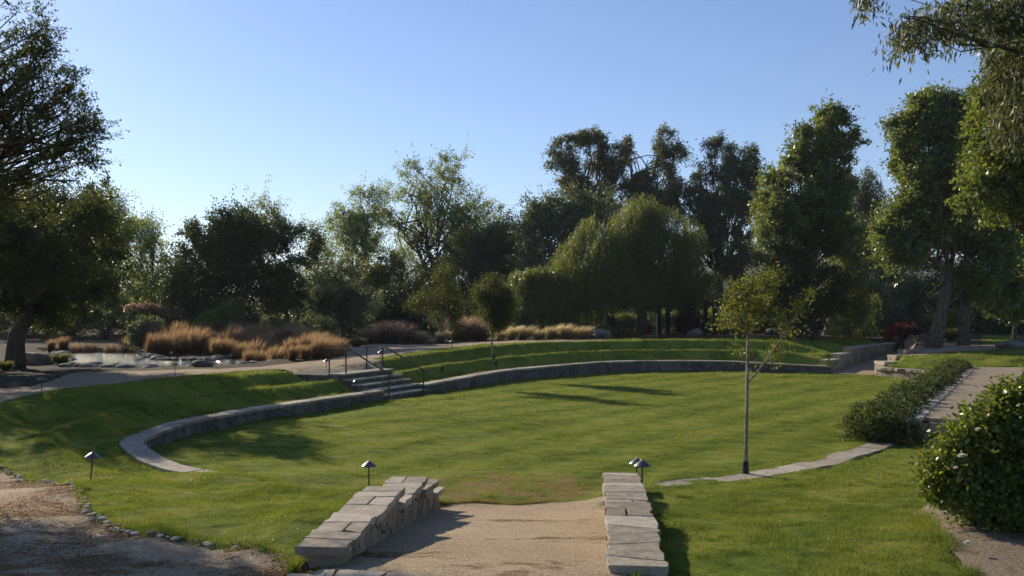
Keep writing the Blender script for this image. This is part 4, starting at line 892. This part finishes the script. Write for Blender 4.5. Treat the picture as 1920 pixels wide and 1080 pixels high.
for i, ((px, d, py, rr_, mt), wh) in enumerate(zip(belt, where)):
    base_y = HY + (CZ - 1.0) * F / d
    bl = px_blobs(d, [(px + random.uniform(-.2, .2) * rr_, py, rr_ * .8, max(18, (base_y - py) * .45)), (px - rr_ * .45, (py + base_y) / 2, rr_ * .6, (base_y - py) * .5), (px + rr_ * .45, (py + base_y) / 2, rr_ * .6, (base_y - py) * .5), (px, base_y - 14, rr_, 16)])
    t_('background_tree', 'dark background tree ' + wh, (PD(px, d), d), bl, mt, int(9000 + 60 * rr_), .19, .8, 40, tr=.25, seed=40 + i, twigs=16, group='dark trees closing the view')

# the great left oak and the near live oak whose boughs enter at top left
t_('oak_tree', 'great spreading oak with a dark leaning trunk at the left edge', (PD(28, 39), 39), px_blobs(39, [(150, 430, 62, 55, -8), (90, 440, 100, 70, -5), (-20, 420, 120, 80, -6), (170, 500, 55, 45, -4), (60, 510, 110, 45, -7), (-100, 430, 120, 100, -9), (60, 420, 110, 60), (150, 400, 60, 40), (-60, 380, 120, 90), (190, 450, 40, 50), (165, 555, 55, 34, -2), (90, 575, 60, 30, 2), (20, 490, 130, 50), (150, 490, 75, 50), (120, 545, 90, 38), (-60, 500, 120, 60), (30, 555, 80, 30), (-150, 470, 120, 110)]), L_OAKLIT, 110000, .085, .5, 60, tr=.34, seed=80, spray=120, trunk=[(0, 0, -.1), (-.1, 0, 1.2), (.8, 0, 2.6)])
nb = px_blobs(15.0, [(-20, 60, 110, 70), (30, 150, 120, 70), (-60, 200, 150, 100), (50, 260, 110, 55), (125, 205, 55, 40), (60, 320, 95, 35), (160, 260, 36, 50), (70, 60, 50, 40), (-60, 370, 110, 50), (130, 300, 40, 24)], .85) + [(-12.0, 17.6, 5.3, 1.5, 1.5, 1.1), (-13.8, 19.6, 6.6, 1.7, 1.6, 1.2), (-10.9, 16.4, 4.4, .9, 1.0, .7)]
t_('live_oak_tree', 'near live oak whose small leaved boughs reach in at the upper left', (-13.6, 18.0), nb, L_NEAR, 62000, .053, .33, 42, tr=.17, seed=81, spray=0, ratio=.42, twigs=260, shell=.6, dens=1.15, big=1.1, tubes=.55)
# eucalyptus bough at top right: trunk stands outside the frame
eb_ = [(PD(1700, 12), 12.0, ZD(48, 12), .25, .3, .18), (PD(1745, 12.2), 12.2, ZD(30, 12.2), .28, .3, .18), (PD(1800, 12.5), 12.5, ZD(10, 12.5), .4, .5, .25), (PD(1868, 13), 13.0, ZD(20, 13), .35, .5, .3), (PD(1900, 13.5), 13.5, ZD(110, 13.5), .35, .6, .45), (PD(1905, 14), 14.0, ZD(210, 14), .25, .5, .4),
       (PD(1990, 13), 13, ZD(-60, 13), 1.0, 1.0, .8), (PD(2100, 14), 14, ZD(-160, 14), 1.4, 1.4, 1.2), (PD(2080, 14), 14, ZD(120, 14), .9, 1.0, .9), (PD(1625, 12), 12.0, ZD(-26, 12), .15, .2, .12)]
t_('eucalyptus_tree', 'near eucalyptus bough of hanging sickle leaves reaching in at the top right', (10.6, 14.5), eb_, L_EUC, 24000, .115, .3, 20, 'weep', ratio=.22, big=1.1, tr=.11, seed=82, strand=.42, twigs=160, trunk=[(0, 0, -.1), (.1, 0, 3), (-.2, 0, 6.3)])

# young lawn tree with its long slanting branch
def young(name, label, x, y, segs, clumps, mat, n, size, bark, wrap=True, seed=0, group=None, clump=.16, stake=None):
    z = Tz(x, y) - .02; rg = np.random.default_rng(seed); root = empty(name, (x, y, z)); tag(root, label, 'tree', group)
    tb = MB()
    for pts, r0, r1 in segs:
        p = smooth_line(pts, .12); tb.tube(p.tolist(), np.linspace(r0, r1, len(p)).tolist(), 8)
    C = np.array([c[:3] for c in clumps]); cr = np.array([c[3] for c in clumps]) * (.82 if size < .07 else 1); w = cr ** 2 / (cr ** 2).sum()
    ends = [np.array(q) for s_ in segs for q in smooth_line(s_[0], .15)]; EA = np.array(ends)
    K = rg.choice(len(C), 260, p=w); tips = C[K] + rg.normal(size=(260, 3)) * cr[K][:, None] * .42
    for q in tips[:170]:
        j = np.argmin(((EA - q) ** 2).sum(1) + 3 * np.maximum(0, EA[:, 2] - q[2] + .05)); cp = curve_pts(tuple(EA[j]), tuple(q), 3, .08)
        tb.tube([tuple(p) for p in cp], [.007, .005, .004, .002], 4)
    tb.build('trunk', bark, root, True)
    if wrap:
        b = MB(); b.lathe([(.045, 0), (.07, .02), (.06, .14), (.055, .26), (.043, .27)], n=12); b.build('trunk_guard', M_RUBBER, root)
    k = rg.integers(0, 260, n); Q = tips[k] + rg.normal(size=(n, 3)) * clump * .5
    V, Fq, rn = leaves(Q, size, rg.normal(size=(n, 3)) + np.array([0, 0, .3]), .5, rg)
    mobj('crown', np_mesh('crown', V, Fq, mat, rn), root); return root
d0 = 17.0; X0 = PD(1398, d0)
def q_(px, py, dy=0.0): zb = Tz(X0, d0); return (PD(px, d0) - X0, dy, ZD(py, d0) - zb)
segs = [([(0, 0, -.1), q_(1396, 845), q_(1393, 800), q_(1402, 765), q_(1403, 712), q_(1398, 655), q_(1402, 628)], .040, .024),
        ([q_(1402, 716), q_(1420, 695), q_(1440, 665, -.1), q_(1475, 610, -.15), q_(1505, 560, -.2), q_(1552, 516, -.25)], .022, .004),
        ([q_(1402, 630), q_(1385, 600, .1), q_(1370, 560, .2), q_(1362, 530, .25)], .018, .004), ([q_(1402, 632), q_(1400, 590, -.1), q_(1398, 545, -.15), q_(1405, 510, -.2)], .018, .004),
        ([q_(1402, 634), q_(1418, 600), q_(1428, 560, .1), q_(1448, 515, .2)], .02, .004), ([q_(1402, 620), q_(1378, 600, -.2), q_(1350, 590, -.35)], .012, .004), ([q_(1410, 612), q_(1430, 590, .2), q_(1450, 560, .3)], .012, .004)]
cl = [(*q_(a, b, dy), r_) for a, b, dy, r_ in [(1385, 545, .1, .22), (1400, 530, -.15, .24), (1430, 530, .1, .26), (1455, 522, .2, .2), (1370, 575, .2, .24), (1400, 575, -.1, .26), (1425, 575, .1, .24), (1358, 595, -.3, .18), (1385, 605, 0, .24), (1415, 605, 0, .2),
      (1448, 550, .3, .2), (1388, 655, .05, .14), (1400, 672, 0, .1), (1450, 660, -.1, .18), (1468, 655, -.1, .12), (1470, 610, -.15, .2), (1458, 595, -.1, .16), (1490, 575, -.2, .16), (1510, 550, -.2, .12), (1535, 530, -.25, .09), (1487, 625, -.1, .1), (1340, 600, -.3, .1)]]
young('young_tree', 'slender young tree with yellow green leaves and a long slanting branch on the lawn', X0, d0, segs, cl, L_YOUNG, 4600, .060, M_SAP, True, 5)
def young2(label, px, py, z, top, crown, n, seed, lean=0):
    x, y = on_ground(px, py); d = y; zb = Tz(x, y)
    w = lambda a, b, dy=0: (PD(a, d) - x, dy, ZD(b, d) - zb)
    s_ = [([(0, 0, -.1), w(px + lean * .5, (py + top) / 2), w(px + lean, top)], .06, .04)]
    for a, b, r_ in crown: s_.append(([w(px + lean, top), w((px + lean + a) / 2, (top + b) / 2, random.uniform(-.3, .3)), w(a, b, random.uniform(-.5, .5))], .03, .008))
    cl_ = [(*w(a, b, random.uniform(-.5, .5)), r_ * .9) for a, b, r_ in crown]
    young('young_tree', label, x, y, s_, cl_, L_YOUNGD, int(n * 1.5), .085, M_PALE, True, seed, 'young trees on the far terraces', .30)
young2('young terrace tree with an open lopsided crown right of the steps', 829, 698, -.1, 622, [(830, 520, .5), (800, 560, .5), (775, 568, .35), (845, 545, .6), (825, 570, .6), (860, 575, .55), (850, 600, .45), (815, 600, .4), (835, 500, .3)], 6000, 6)
young2('front one of the two adjoining young trees with a dense upright crown', 930, 686, -.05, 620, [(925, 530, .5), (905, 555, .5), (935, 560, .7), (945, 590, .55), (915, 590, .5), (930, 610, .35), (895, 545, .35)], 8500, 7)
young2('rear one of the two adjoining young trees with a slightly leaning trunk', 925, 673, .25, 618, [(940, 545, .5), (950, 570, .6), (925, 575, .6), (945, 600, .4), (955, 550, .3)], 5500, 8, -5)

# ------------------------------------------------------------ ornamental grasses and shrubs
def clump_mesh(name, n, h, spread, mat, seed, width=.012, wind=(.25, -.1), arch=.6):
    rg = np.random.default_rng(seed); seg = 4; a = rg.uniform(0, 2 * np.pi, n); rad = np.sqrt(rg.random(n)) * spread * .3
    hh = h * rg.uniform(.30, 1.0, n); out_r = spread * rg.uniform(.15, 1.0, n)
    t = np.linspace(0, 1, seg)[None]; dirx, diry = np.cos(a)[:, None], np.sin(a)[:, None]
    rr = rad[:, None] + out_r[:, None] * (t ** 1.7) * arch; X = dirx * rr + wind[0] * h * t ** 2.2; Y = diry * rr + wind[1] * h * t ** 2.2
    Z = hh[:, None] * (t ** .9) - .12 * hh[:, None] * (t ** 4) * (out_r[:, None] / spread)
    wv = width * rg.uniform(.6, 1.4, n)[:, None] * np.array([1, 1.1, .9, .12])[None]; wa = rg.uniform(0, np.pi, n)[:, None]
    A = np.stack([X - np.cos(wa) * wv, Y - np.sin(wa) * wv, Z], -1); B = np.stack([X + np.cos(wa) * wv, Y + np.sin(wa) * wv, Z], -1)
    V = np.stack([A, B], 2).reshape(-1, 3); base = (np.arange(n) * seg * 2)[:, None] + (np.arange(seg - 1) * 2)[None]
    Fq = np.stack([base, base + 1, base + 3, base + 2], -1).reshape(-1, 4); return np_mesh(name, V, Fq, mat, np.repeat(rg.random(n), seg * 2))
REED = [clump_mesh('reed', 560, 1.9, .95, M_REED, s, .014, (.18, -.06), .75) for s in range(5)]
BLON = [clump_mesh('blond_grass', 620, 1.05, .75, M_BLOND, s + 9, .013, (.40, -.1), .9) for s in range(4)]
MAUV = [clump_mesh('mauve_grass', 650, 1.5, 1.0, M_MAUVE, s + 19, .013, (.2, -.05), .9) for s in range(3)]
SEDG = [clump_mesh('sedge', 800, .7, .6, M_SEDGE, s + 29, .012, (.2, -.05), 1.0) for s in range(3)]
def gclump(name, meshes, i, px, d, s, label, group, cat='ornamental grass'):
    x = PD(px, d); o = mobj(name, meshes[i % len(meshes)], None, (x, d, Tz(x, d) - .03)); o.rotation_euler = (0, 0, random.uniform(-.5, .5)); o.scale = (s * random.uniform(.9, 1.15), s, s * random.uniform(.88, 1.12)); tag(o, label, cat, group)
i = 0
for row, d in enumerate((43.3, 45.0, 47.0, 49.2, 51.4, 53.4, 55.6)):
    x0, x1 = [(552, 642), (520, 640), (470, 640), (405, 628), (290, 610), (285, 580), (330, 560)][row]; px = x0
    while px < x1:
        s = random.uniform(.50, .95) * (.95, .9, .88, .95, 1.0, 1.12, 1.2)[row]
        gclump('reed', REED, i, px + random.uniform(-6, 6), d + random.uniform(-.7, .7), s, 'rust brown reed clump in the thick bed behind the pond', 'rust reeds massed behind the pond')
        px += random.uniform(17, 27); i += 1
for k, px in enumerate((95, 118, 141, 168, 205, 237)):
    gclump('reed', REED, k, px, 55 + (k % 2), (.52, .52, .6, .6, .66, .8)[k], 'rust reed tuft in the row left of the pond, ' + ('leftmost of the row', 'second from the left', 'third from the left', 'fourth from the left', 'fifth from the left', 'rightmost and tallest of the row')[k], 'row of reed tufts left of the pond')
for k, (px, d) in enumerate(((935, 58), (958, 58.3), (978, 58.8), (1008, 58), (1030, 58.6), (1052, 58), (1066, 58.8), (1092, 58.2))):
    gclump('blond_grass', BLON, k, px, d, .84 + .12 * (k % 3), 'feathery blond grass tuft by the far path, number %s from the left in its row' % ('one', 'two', 'three', 'four', 'five', 'six', 'seven', 'eight')[k], 'blond grasses along the far path')
for k, (px, d, s) in enumerate(((690, 60, 1.0), (712, 61, 1.05), (735, 60.5, 1.05), (758, 60, .9), (870, 61, 1.25), (888, 62, 1.1), (850, 61, 1.1), (905, 61, .9))):
    gclump('mauve_grass', MAUV, k, px, d, s, ('mauve fountain grass clump nearest the dark oak', 'mauve fountain grass clump second from the dark oak', 'mauve fountain grass clump third from the dark oak', 'mauve clump touching the pale green tuft', 'tall brown fountain grass between the young trees', 'brown fountain grass behind the joined young trees', 'brown fountain grass right behind the lone young terrace tree', 'small brown fountain grass beside the blond row')[k], 'fountain grasses behind the wide gravel')
for k, (px, d, s, lb) in enumerate(((777, 60, 1.0, 'pale green tuft at the right end of the mauve grasses'), (825, 60, .9, 'pale straw tuft at the left foot of the brown fountain grass'), (792, 60, .6, 'short pale tuft right of the mauve grasses'))):
    gclump('blond_grass', BLON, k, px, d, s, lb, 'pale tufts behind the wide gravel')
for k, (px, d, s, lb) in enumerate(((1565, 66, 1.0, 'low yellow green grass mound left in the far bed'), (1585, 66, 1.1, 'second low yellow green grass mound in the far bed'), (1612, 65, 1.0, 'spiky sedge clump in the middle of the far bed'), (1634, 65, 1.1, 'spiky sedge clump right of the middle of the far bed'), (1658, 64, .9, 'sedge clump left of the red flowering shrub'), (1783, 58, 1.4, 'green grass tussock between the two plane trunks'), (1500, 70, .8, 'sedge clump behind the young tree branch'),
                              (1265, 64, .55, 'pale tuft left of the lone brown boulder'), (1320, 63, .5, 'pale tuft right of the lone brown boulder'), (1360, 70, 1.2, 'yellowish grass mound behind the young lawn tree'), (668, 56, 1.0, 'grey green grass clump under the small domed olive'), (112, 42, .85, 'pale green grass clump near the oak boulder'), (82, 43, .7, 'grass clump in shade under the great oak'), (10, 37.5, .7, 'dark grass clump at the left edge by the path'), (590, 62, 1.0, 'pale grass tuft behind the right end of the reeds'))):
    gclump('sedge', SEDG, k, px, d, s, lb, 'sedges and low grass mounds')
def shrub(name, label, px, d, bl, mat, n, size, clump=.3, seed=0, cat='shrub', **kw):
    return tree(name, label, (PD(px, d), d), px_blobs(d, bl), mat, n, size, clump, 30, tr=.05, seed=seed, cat=cat, twigs=30, trunk=[(0, 0, -.1), (.02, 0, .2), (0, 0, .4)], **kw)
shrub('buckwheat_shrub', 'dark shrub topped with dried pinkish flower heads left of the dark oak', 290, 60, [(270, 600, 40, 18), (320, 605, 34, 16), (250, 605, 20, 14)], L_OAK, 9000, .10, .35, 201)
shrub('flower_heads', 'band of dried pinkish flower heads crowning the dark buckwheat shrub', 290, 59.5, [(265, 577, 26, 5), (305, 580, 30, 5), (335, 588, 16, 5)], L_FLOWER, 2200, .10, .2, 202, 'flowers')
shrub('round_shrub', 'domed olive green shrub at the left end of the rust reeds', 275, 54, [(275, 618, 30, 20), (262, 632, 22, 16)], L_OLIVE, 9000, .08, .25, 203)
shrub('young_willow', 'bright loose willow shrub rising behind the rust reeds', 420, 57, [(425, 590, 26, 16), (400, 602, 30, 14), (440, 580, 12, 12)], L_BRIGHT, 4200, .11, .35, 204, spray=50)
shrub('low_shrub', 'green scrub behind the reeds under the dark oak', 600, 64, [(590, 610, 40, 14), (520, 605, 40, 14), (380, 608, 40, 14)], L_OLIVE, 7000, .10, .3, 205)
shrub('low_shrub', 'yellowish spreading shrub beside the grey boulder at the path end', 1160, 62, [(1135, 622, 22, 7), (1160, 628, 26, 8), (1180, 632, 18, 6)], L_YEL, 5000, .09, .25, 206)
shrub('maroon_shrub', 'maroon leaved shrub behind the lone brown boulder', 1290, 66, [(1292, 608, 22, 20), (1290, 590, 15, 12)], L_MAROON, 6000, .12, .3, 207)
shrub('red_flowering_shrub', 'arching bright red bougainvillea at the head of the far steps', 1690, 61, [(1680, 622, 13, 10), (1668, 631, 9, 6), (1690, 616, 7, 6)], L_RED, 700, .09, .30, 208)
shrub('red_flowering_shrub', 'darker reddish half of the shrub beside the leaning plane trunk', 1712, 61, [(1706, 626, 18, 12)], L_MAROON, 2600, .10, .25, 209)
shrub('red_flower', 'small red flower spray beneath the great pepper tree', 1196, 66, [(1196, 624, 5, 4)], L_RED, 110, .10, .1, 210, 'flower')
shrub('red_flower', 'small red flower spray just left of the ribbed post', 1218, 66, [(1218, 616, 3.5, 6)], L_RED, 110, .10, .1, 211, 'flower')
for k, (px, d, bl, lb) in enumerate(((150, 60, [(150, 590, 60, 14), (100, 600, 50, 14)], 'lit leafy shrub behind the row of reed tufts'), (1240, 78, [(1250, 600, 40, 14), (1215, 610, 20, 14)], 'pale shrub seen through the pergola on its left'), (1300, 78, [(1325, 605, 30, 18)], 'pale shrub seen through the pergola on its right'), (1400, 74, [(1390, 610, 50, 14)], 'dark low shrub behind the young lawn tree'), (1470, 73, [(1480, 606, 40, 18)], 'dark shrub behind the bluish boulder'), (1600, 76, [(1600, 612, 60, 14)], 'dark shrub behind the grass mounds of the far bed'), (1770, 66, [(1775, 610, 30, 22)], 'yellow green bush between the plane trunks'), (1850, 78, [(1860, 605, 60, 18)], 'dark hedge beyond the shady lawn strip'), (1160, 78, [(1170, 606, 30, 10)], 'grassy pale shrub behind the left pergola posts'), (1680, 72, [(1670, 600, 40, 25)], 'loose olive bush behind the red shrub'))):
    shrub('low_shrub', lb, px, d, bl, (L_OAKLIT, L_SYC, L_SYC, L_OAK, L_OAK, L_OAK, L_YEL, L_OAK, L_SYC, L_EUC)[k], 6000, .12, .4, 220 + k)
# hedge beside the stage
hb_ = []
for k in range(22):
    s = k / 21; c0 = STG[0] + (STG[1] - STG[0]) * (s * .96 + .01) + STG_N * (.60 - .16 * s); r_ = random.uniform(.60, .74) * (1.08 - .12 * s)
    hb_.append((c0[0], c0[1], -.10 + random.uniform(-.05, .05), r_, r_, .48 + random.uniform(-.05, .10)))
hp = STG[0] + (STG[1] - STG[0]) * .3 + STG_N * .8
tree('hedge', 'low leafy hedge running along the lawn edge of the stage', (hp[0], hp[1]), hb_, L_HEDGE, 150000, .062, .11, 34, dens=1.3, big=1.15, tr=.03, seed=90, cat='hedge', limbs=False, trunk=[(0, 0, -.1), (0, 0, .1), (0, 0, .2)], shell=.28, spray=150)
# rose bush, near right
rb = px_blobs(10.3, [(1782, 872, 44, 48), (1812, 838, 40, 36), (1850, 806, 46, 46), (1905, 780, 56, 54), (1960, 860, 90, 110), (1815, 925, 52, 55), (1875, 930, 72, 72), (1895, 1000, 60, 32), (1990, 950, 90, 90), (1858, 990, 24, 34), (1965, 775, 75, 50), (1893, 752, 26, 20), (1758, 905, 22, 30)], 1.0)
rose = tree('rose_bush', 'large glossy leaved rose bush with a few white blooms at the right edge', (PD(1845, 9.8), 9.9), rb, L_ROSE, 30000, .060, .15, 26, dens=1.5, big=1.1, tr=.022, seed=91, cat='rose bush', ratio=.62, twigs=120, spray=110, shell=.38, trunk=[(0, 0, -.1), (.02, .05, .2), (.1, .2, .4)])
def bloom(px, py, d, r_):
    rg = np.random.default_rng(int(px)); n = 34; b = MB()
    for k in range(n):
        a = k * 2.4; t = (k + 1) / n; el = R(80 - 85 * t); u_ = np.array([math.cos(a) * math.cos(el), math.sin(a) * math.cos(el), math.sin(el)]); s_ = np.cross(u_, (0, 0, 1.01)); s_ /= np.linalg.norm(s_); w_ = r_ * (.35 + .3 * t); L_ = r_ * (.55 + .5 * t)
        b.add([u_ * .1 * r_, u_ * L_ * .6 + s_ * w_, u_ * L_ + np.array([0, 0, .1 * r_]), u_ * L_ * .6 - s_ * w_], [(0, 1, 2, 3)])
    o = b.build('bloom', M_PETAL, rose, True); o.location = (PD(px, d) - rose.location.x, d - rose.location.y, ZD(py, d) - rose.location.z)
for a, b_, d_, r_ in ((1803, 856, 9.15, .050), (1792, 878, 9.2, .030), (1834, 806, 9.5, .038), (1813, 1018, 9.1, .036)): bloom(a, b_, d_, r_)

# ------------------------------------------------------------ pergola, ribbed post, pale stones far off
pg = empty('pergola', (PD(1235, 69), 69, Tz(PD(1235, 69), 69))); tag(pg, 'dark timber pergola in the shade under the great pepper tree', 'pergola')
zz = pg.location.z
for px in (1142, 1157, 1235, 1265, 1322, 1340):
    for dy in ((0,) if px in (1157, 1265) else (0,)):
        b = MB(); b.box((PD(px, 69) - pg.location.x, (3.0 if px in (1157, 1265) else 0), 1.05), (.17, .17, 1.2)); b.build('post', M_TIMB, pg)
for dy in (0, 3.0):
    b = MB(); b.box((0, dy, 2.4), (4.6, .12, .17)); b.build('beam', M_TIMB, pg)
b = MB()
for k in range(24): b.box((-4.5 + k * .39, 1.5, 2.62), (.04, 2.1, .05))
b.build('rafters', M_TIMB, pg)
rp = empty('ribbed_post', (PD(1231, 61), 61, Tz(PD(1231, 61), 61))); tag(rp, 'pale slim post with a fan of thin curved ribs on its left', 'sculpture')
b = MB(); b.box((0, 0, .75), (.045, .045, .85)); b.build('post', M_PALE, rp)
for k in range(8):
    z = .75 + k * .105; b = MB(); b.tube([(-.42, 0, z + .09), (-.3, .03, z + .02), (-.1, .03, z), (.12, 0, z + .06)], .010, 5); b.build('rib', M_PALE, rp)
ms = empty('driftwood', (PD(1530, 67), 67, Tz(PD(1530, 67), 67))); tag(ms, 'pale twisted upright driftwood piece at the back of the far bed', 'driftwood')
b = MB(); b.tube(smooth_line([(-.2, 0, -.1), (-.12, 0, .5), (-.25, 0, .9), (-.22, 0, 1.25)], .12).tolist(), np.linspace(.16, .08, 12)[:len(smooth_line([(-.2, 0, -.1), (-.12, 0, .5), (-.25, 0, .9), (-.22, 0, 1.25)], .12))].tolist() if False else .12, 7)
b.tube([(.25, 0, -.1), (.18, 0, .4), (.02, 0, .8), (-.2, 0, 1.1)], [.14, .12, .09, .05], 7); b.build('limbs', M_MARB, ms, True)

# ------------------------------------------------------------ grass blades
def blades(n, ylo, yhi, h, wd, rg, xpad=1.5, name='grass'):
    y = np.sqrt(rg.uniform(ylo ** 2, yhi ** 2, n)); x = rg.uniform(-.60, .60, n) * y + rg.uniform(-xpad, xpad, n)
    ok = inpoly(x, y, grass_poly)
    for po in (path_poly, fore_poly, ramp_sheet, bed_poly, exit_sheet, far_path):
        dn = paths_by.get(id(po)); ok &= ~inpoly(x, y, dn if dn is not None else [tuple(p[:2]) for p in po])
    ok &= ~inpoly(x, y, [tuple(STG[0]), tuple(STG[1]), (32, 41.3), (34, 15), (14.5, 17.5)])
    x, y = x[ok], y[ok]
    D, I = dist_line(x, y, CURVE); r = (x - CURVE[I, 0]) * CN[I, 0] + (y - CURVE[I, 1]) * CN[I, 1]
    stp = (I >= I_ST0 - 1) & (I <= I_ST1 + 1) & (r > -.05) & (D < 4.6); ok = ~((r > -.03) & (D < .50)) & ~stp
    D2, I2 = dist_line(x, y, RIBW); inr = (D2 < .5) & (((x - RIBW[I2, 0]) * -np.gradient(RIBW[:, 1])[I2] + (y - RIBW[I2, 1]) * np.gradient(RIBW[:, 0])[I2]) < 0); ok &= ~inr
    ok &= ~((y > 8.1) & (y < 14.4) & (((x > LX(y) - .44) & (x < LX(y) + .1)) | ((x > RX(y) - .05) & (x < RX(y) + .46))))
    x, y = x[ok], y[ok]; k = len(x); z = T(x, y) - .012
    tuft = vnoise(x * 2.1, y * 2.1, 21) * .6 + vnoise(x * 6.5, y * 6.5, 22) * .5; inl = inpoly(x, y, lawn_poly)
    hh = h * (.25 + 1.7 * tuft ** 1.7) * np.where(inl, .75, 1.0) * rg.uniform(.6, 1.3, k); wd_ = wd * rg.uniform(.6, 1.3, k)
    a = rg.uniform(0, np.pi, k); lx, ly = rg.normal(size=k) * .5 + .15, rg.normal(size=k) * .5
    V = np.empty((k, 3, 3)); V[:, 0] = np.stack([x - np.cos(a) * wd_, y - np.sin(a) * wd_, z], 1); V[:, 1] = np.stack([x + np.cos(a) * wd_, y + np.sin(a) * wd_, z], 1)
    V[:, 2] = np.stack([x + lx * hh, y + ly * hh, z + hh], 1); return V.reshape(-1, 3), np.repeat(np.clip(rg.random(k) * .6 + tuft * .4, 0, 1), 3)
paths_by = {id(path_poly): paths['gravel_path'], id(fore_poly): paths['gravel_forecourt'], id(ramp_sheet): paths['gravel_ramp'], id(bed_poly): paths['soil_bed'], id(exit_sheet): paths['sunken_path'], id(far_path): paths['far_gravel_path']}
gr = np.random.default_rng(5); parts = [blades(430000, 7.2, 15, .048, .0032, gr), blades(420000, 14.5, 26, .050, .0055, gr), blades(330000, 25.5, 45, .062, .011, gr), blades(170000, 44, 66, .075, .022, gr)]
def fringe(line, n, h, rg, off=(0, .05)):           # longer uncut blades against stone and gravel edges
    line = np.asarray(line, float); L = np.r_[0, np.cumsum(np.hypot(*np.diff(line[:, :2], axis=0).T))]; s = rg.uniform(0, L[-1], n)
    s = s[vnoise(s * 1.7, s * 0 + 3, 44) > .38]; n = len(s); x = np.interp(s, L, line[:, 0]) + rg.uniform(*off, n); y = np.interp(s, L, line[:, 1]) + rg.normal(size=n) * .02; z = T(x, y) - .01
    hh = h * rg.uniform(.4, 1.3, n) * (.5 + vnoise(s * 2.3, s * 0, 45)); a = rg.uniform(0, np.pi, n); V = np.empty((n, 3, 3))
    V[:, 0] = np.stack([x - np.cos(a) * .004, y - np.sin(a) * .004, z], 1); V[:, 1] = np.stack([x + np.cos(a) * .004, y + np.sin(a) * .004, z], 1); V[:, 2] = np.stack([x + rg.normal(size=n) * .5 * hh, y + rg.normal(size=n) * .5 * hh, z + hh], 1)
    return V.reshape(-1, 3), np.repeat(rg.random(n), 3)
yy = np.linspace(8.2, 14.3, 40)
parts += [fringe(np.c_[LX(yy) - .44, yy], 8000, .08, gr, (-.07, .0)), fringe(np.c_[RX(yy) + .46, yy], 7000, .06, gr, (-.01, .05)), fringe(paths['gravel_forecourt'][:260], 9000, .09, gr, (-.02, .06)),
          fringe(np.array([(-1.2, 14.45), (-.6, 14.75), (0, 14.55), (.6, 14.8), (1.4, 14.75)]), 4500, .06, gr, (-.1, .1)), fringe(CURVE[:, :2] - CN * .03, 14000, .07, gr, (-.02, .04)), fringe(RIBW[:, :2], 5000, .06, gr, (-.03, .03)),
          fringe(np.array([(5.0, 11.2), (4.75, 10.4), (4.55, 9.6), (4.35, 8.8), (4.1, 8.0)]), 3500, .08, gr, (-.06, .12))]
V = np.concatenate([p[0] for p in parts]); rn = np.concatenate([p[1] for p in parts])
tag(mobj('grass', np_mesh('grass', V, np.arange(len(V)).reshape(-1, 3), M_BLADE, rn)), 'short mown green grass covering the lawn and its banks', 'grass', kind='stuff')

# ------------------------------------------------------------ litter, loose grit and fallen petals
def scatter(name, label, cat, n, polys, rngs, mat, size, flat, seed, lift=.004, dens=None, dark=(0, 1)):
    rg = np.random.default_rng(seed); X, Y = [], []
    for (x0, x1, y0, y1) in rngs:
        x = rg.uniform(x0, x1, n); y = rg.uniform(y0, y1, n); ok = np.zeros(n, bool)
        for po in polys: ok |= inpoly(x, y, po)
        if dens: ok &= rg.random(n) < dens(x, y)
        X.append(x[ok]); Y.append(y[ok])
    x, y = np.concatenate(X), np.concatenate(Y); k = len(x); z = T(x, y) + lift
    a = rg.uniform(0, 2 * np.pi, k); L = size * rg.uniform(.4, 1.4, k); W = L * rg.uniform(.3, .9, k) * flat[0]; H = L * flat[1] * rg.uniform(.3, 1, k)
    ca, sa = np.cos(a), np.sin(a); V = np.empty((k, 4, 3))
    V[:, 0] = np.stack([x - ca * L, y - sa * L, z], 1); V[:, 1] = np.stack([x + sa * W, y - ca * W, z], 1); V[:, 2] = np.stack([x + ca * L, y + sa * L, z + H * .4], 1); V[:, 3] = np.stack([x - sa * W, y + ca * W, z + H], 1)
    Fq = np.arange(k * 4).reshape(k, 4)[:, [[0, 1, 2], [0, 2, 3], [0, 3, 1], [1, 3, 2]]].reshape(-1, 3)
    tag(mobj(name, np_mesh(name, V.reshape(-1, 3), Fq, mat, np.repeat(rg.random(k), 4))), label, cat, kind='stuff')
fd, rd = paths['gravel_forecourt'], paths['gravel_ramp']
def m_simple(name, a, b):
    m, t, out = newmat(name); finish(t, out, ramp(t, rnd(t), [(0, a), (1, b)]), .85, None, .1); return m
M_GRIT = m_simple('loose_grit', (0.20, 0.15, 0.10), (0.62, 0.54, 0.42)); M_LIT = m_simple('leaf_litter', (0.11, 0.055, 0.022), (0.46, 0.25, 0.09)); M_SPEC = m_simple('fallen_petals', (0.45, 0.42, 0.33), (0.75, 0.72, 0.62))
scatter('loose_grit', 'loose grit scattered over the gravel', 'grit', 60000, [fd, rd], [(-10, 1.6, 7.3, 17)], M_GRIT, .008, (1, .8), 3, -.0)
lit = lambda x, y: np.clip((vnoise(x * 1.1, y * 1.9, 31) * .6 + vnoise(x * 3.3, y * 5, 32) * .4 - .42) * 5, 0.015, 1) * np.where(x > -1.4, .25, 1)
scatter('leaf_litter', 'brown fallen needles and leaf bits lying on the gravel', 'leaf litter', 150000, [fd, rd, paths['soil_bed']], [(-10, 6.5, 7.3, 17)], M_LIT, .021, (.35, .5), 4, -.002, lit)
scatter('fallen_petals', 'tiny pale petals dotted over the near grass', 'petals', 1500, [grass_poly], [(-9, 9, 8.5, 24)], M_SPEC, .012, (1, .3), 6, .035)

add_haze(.00017)
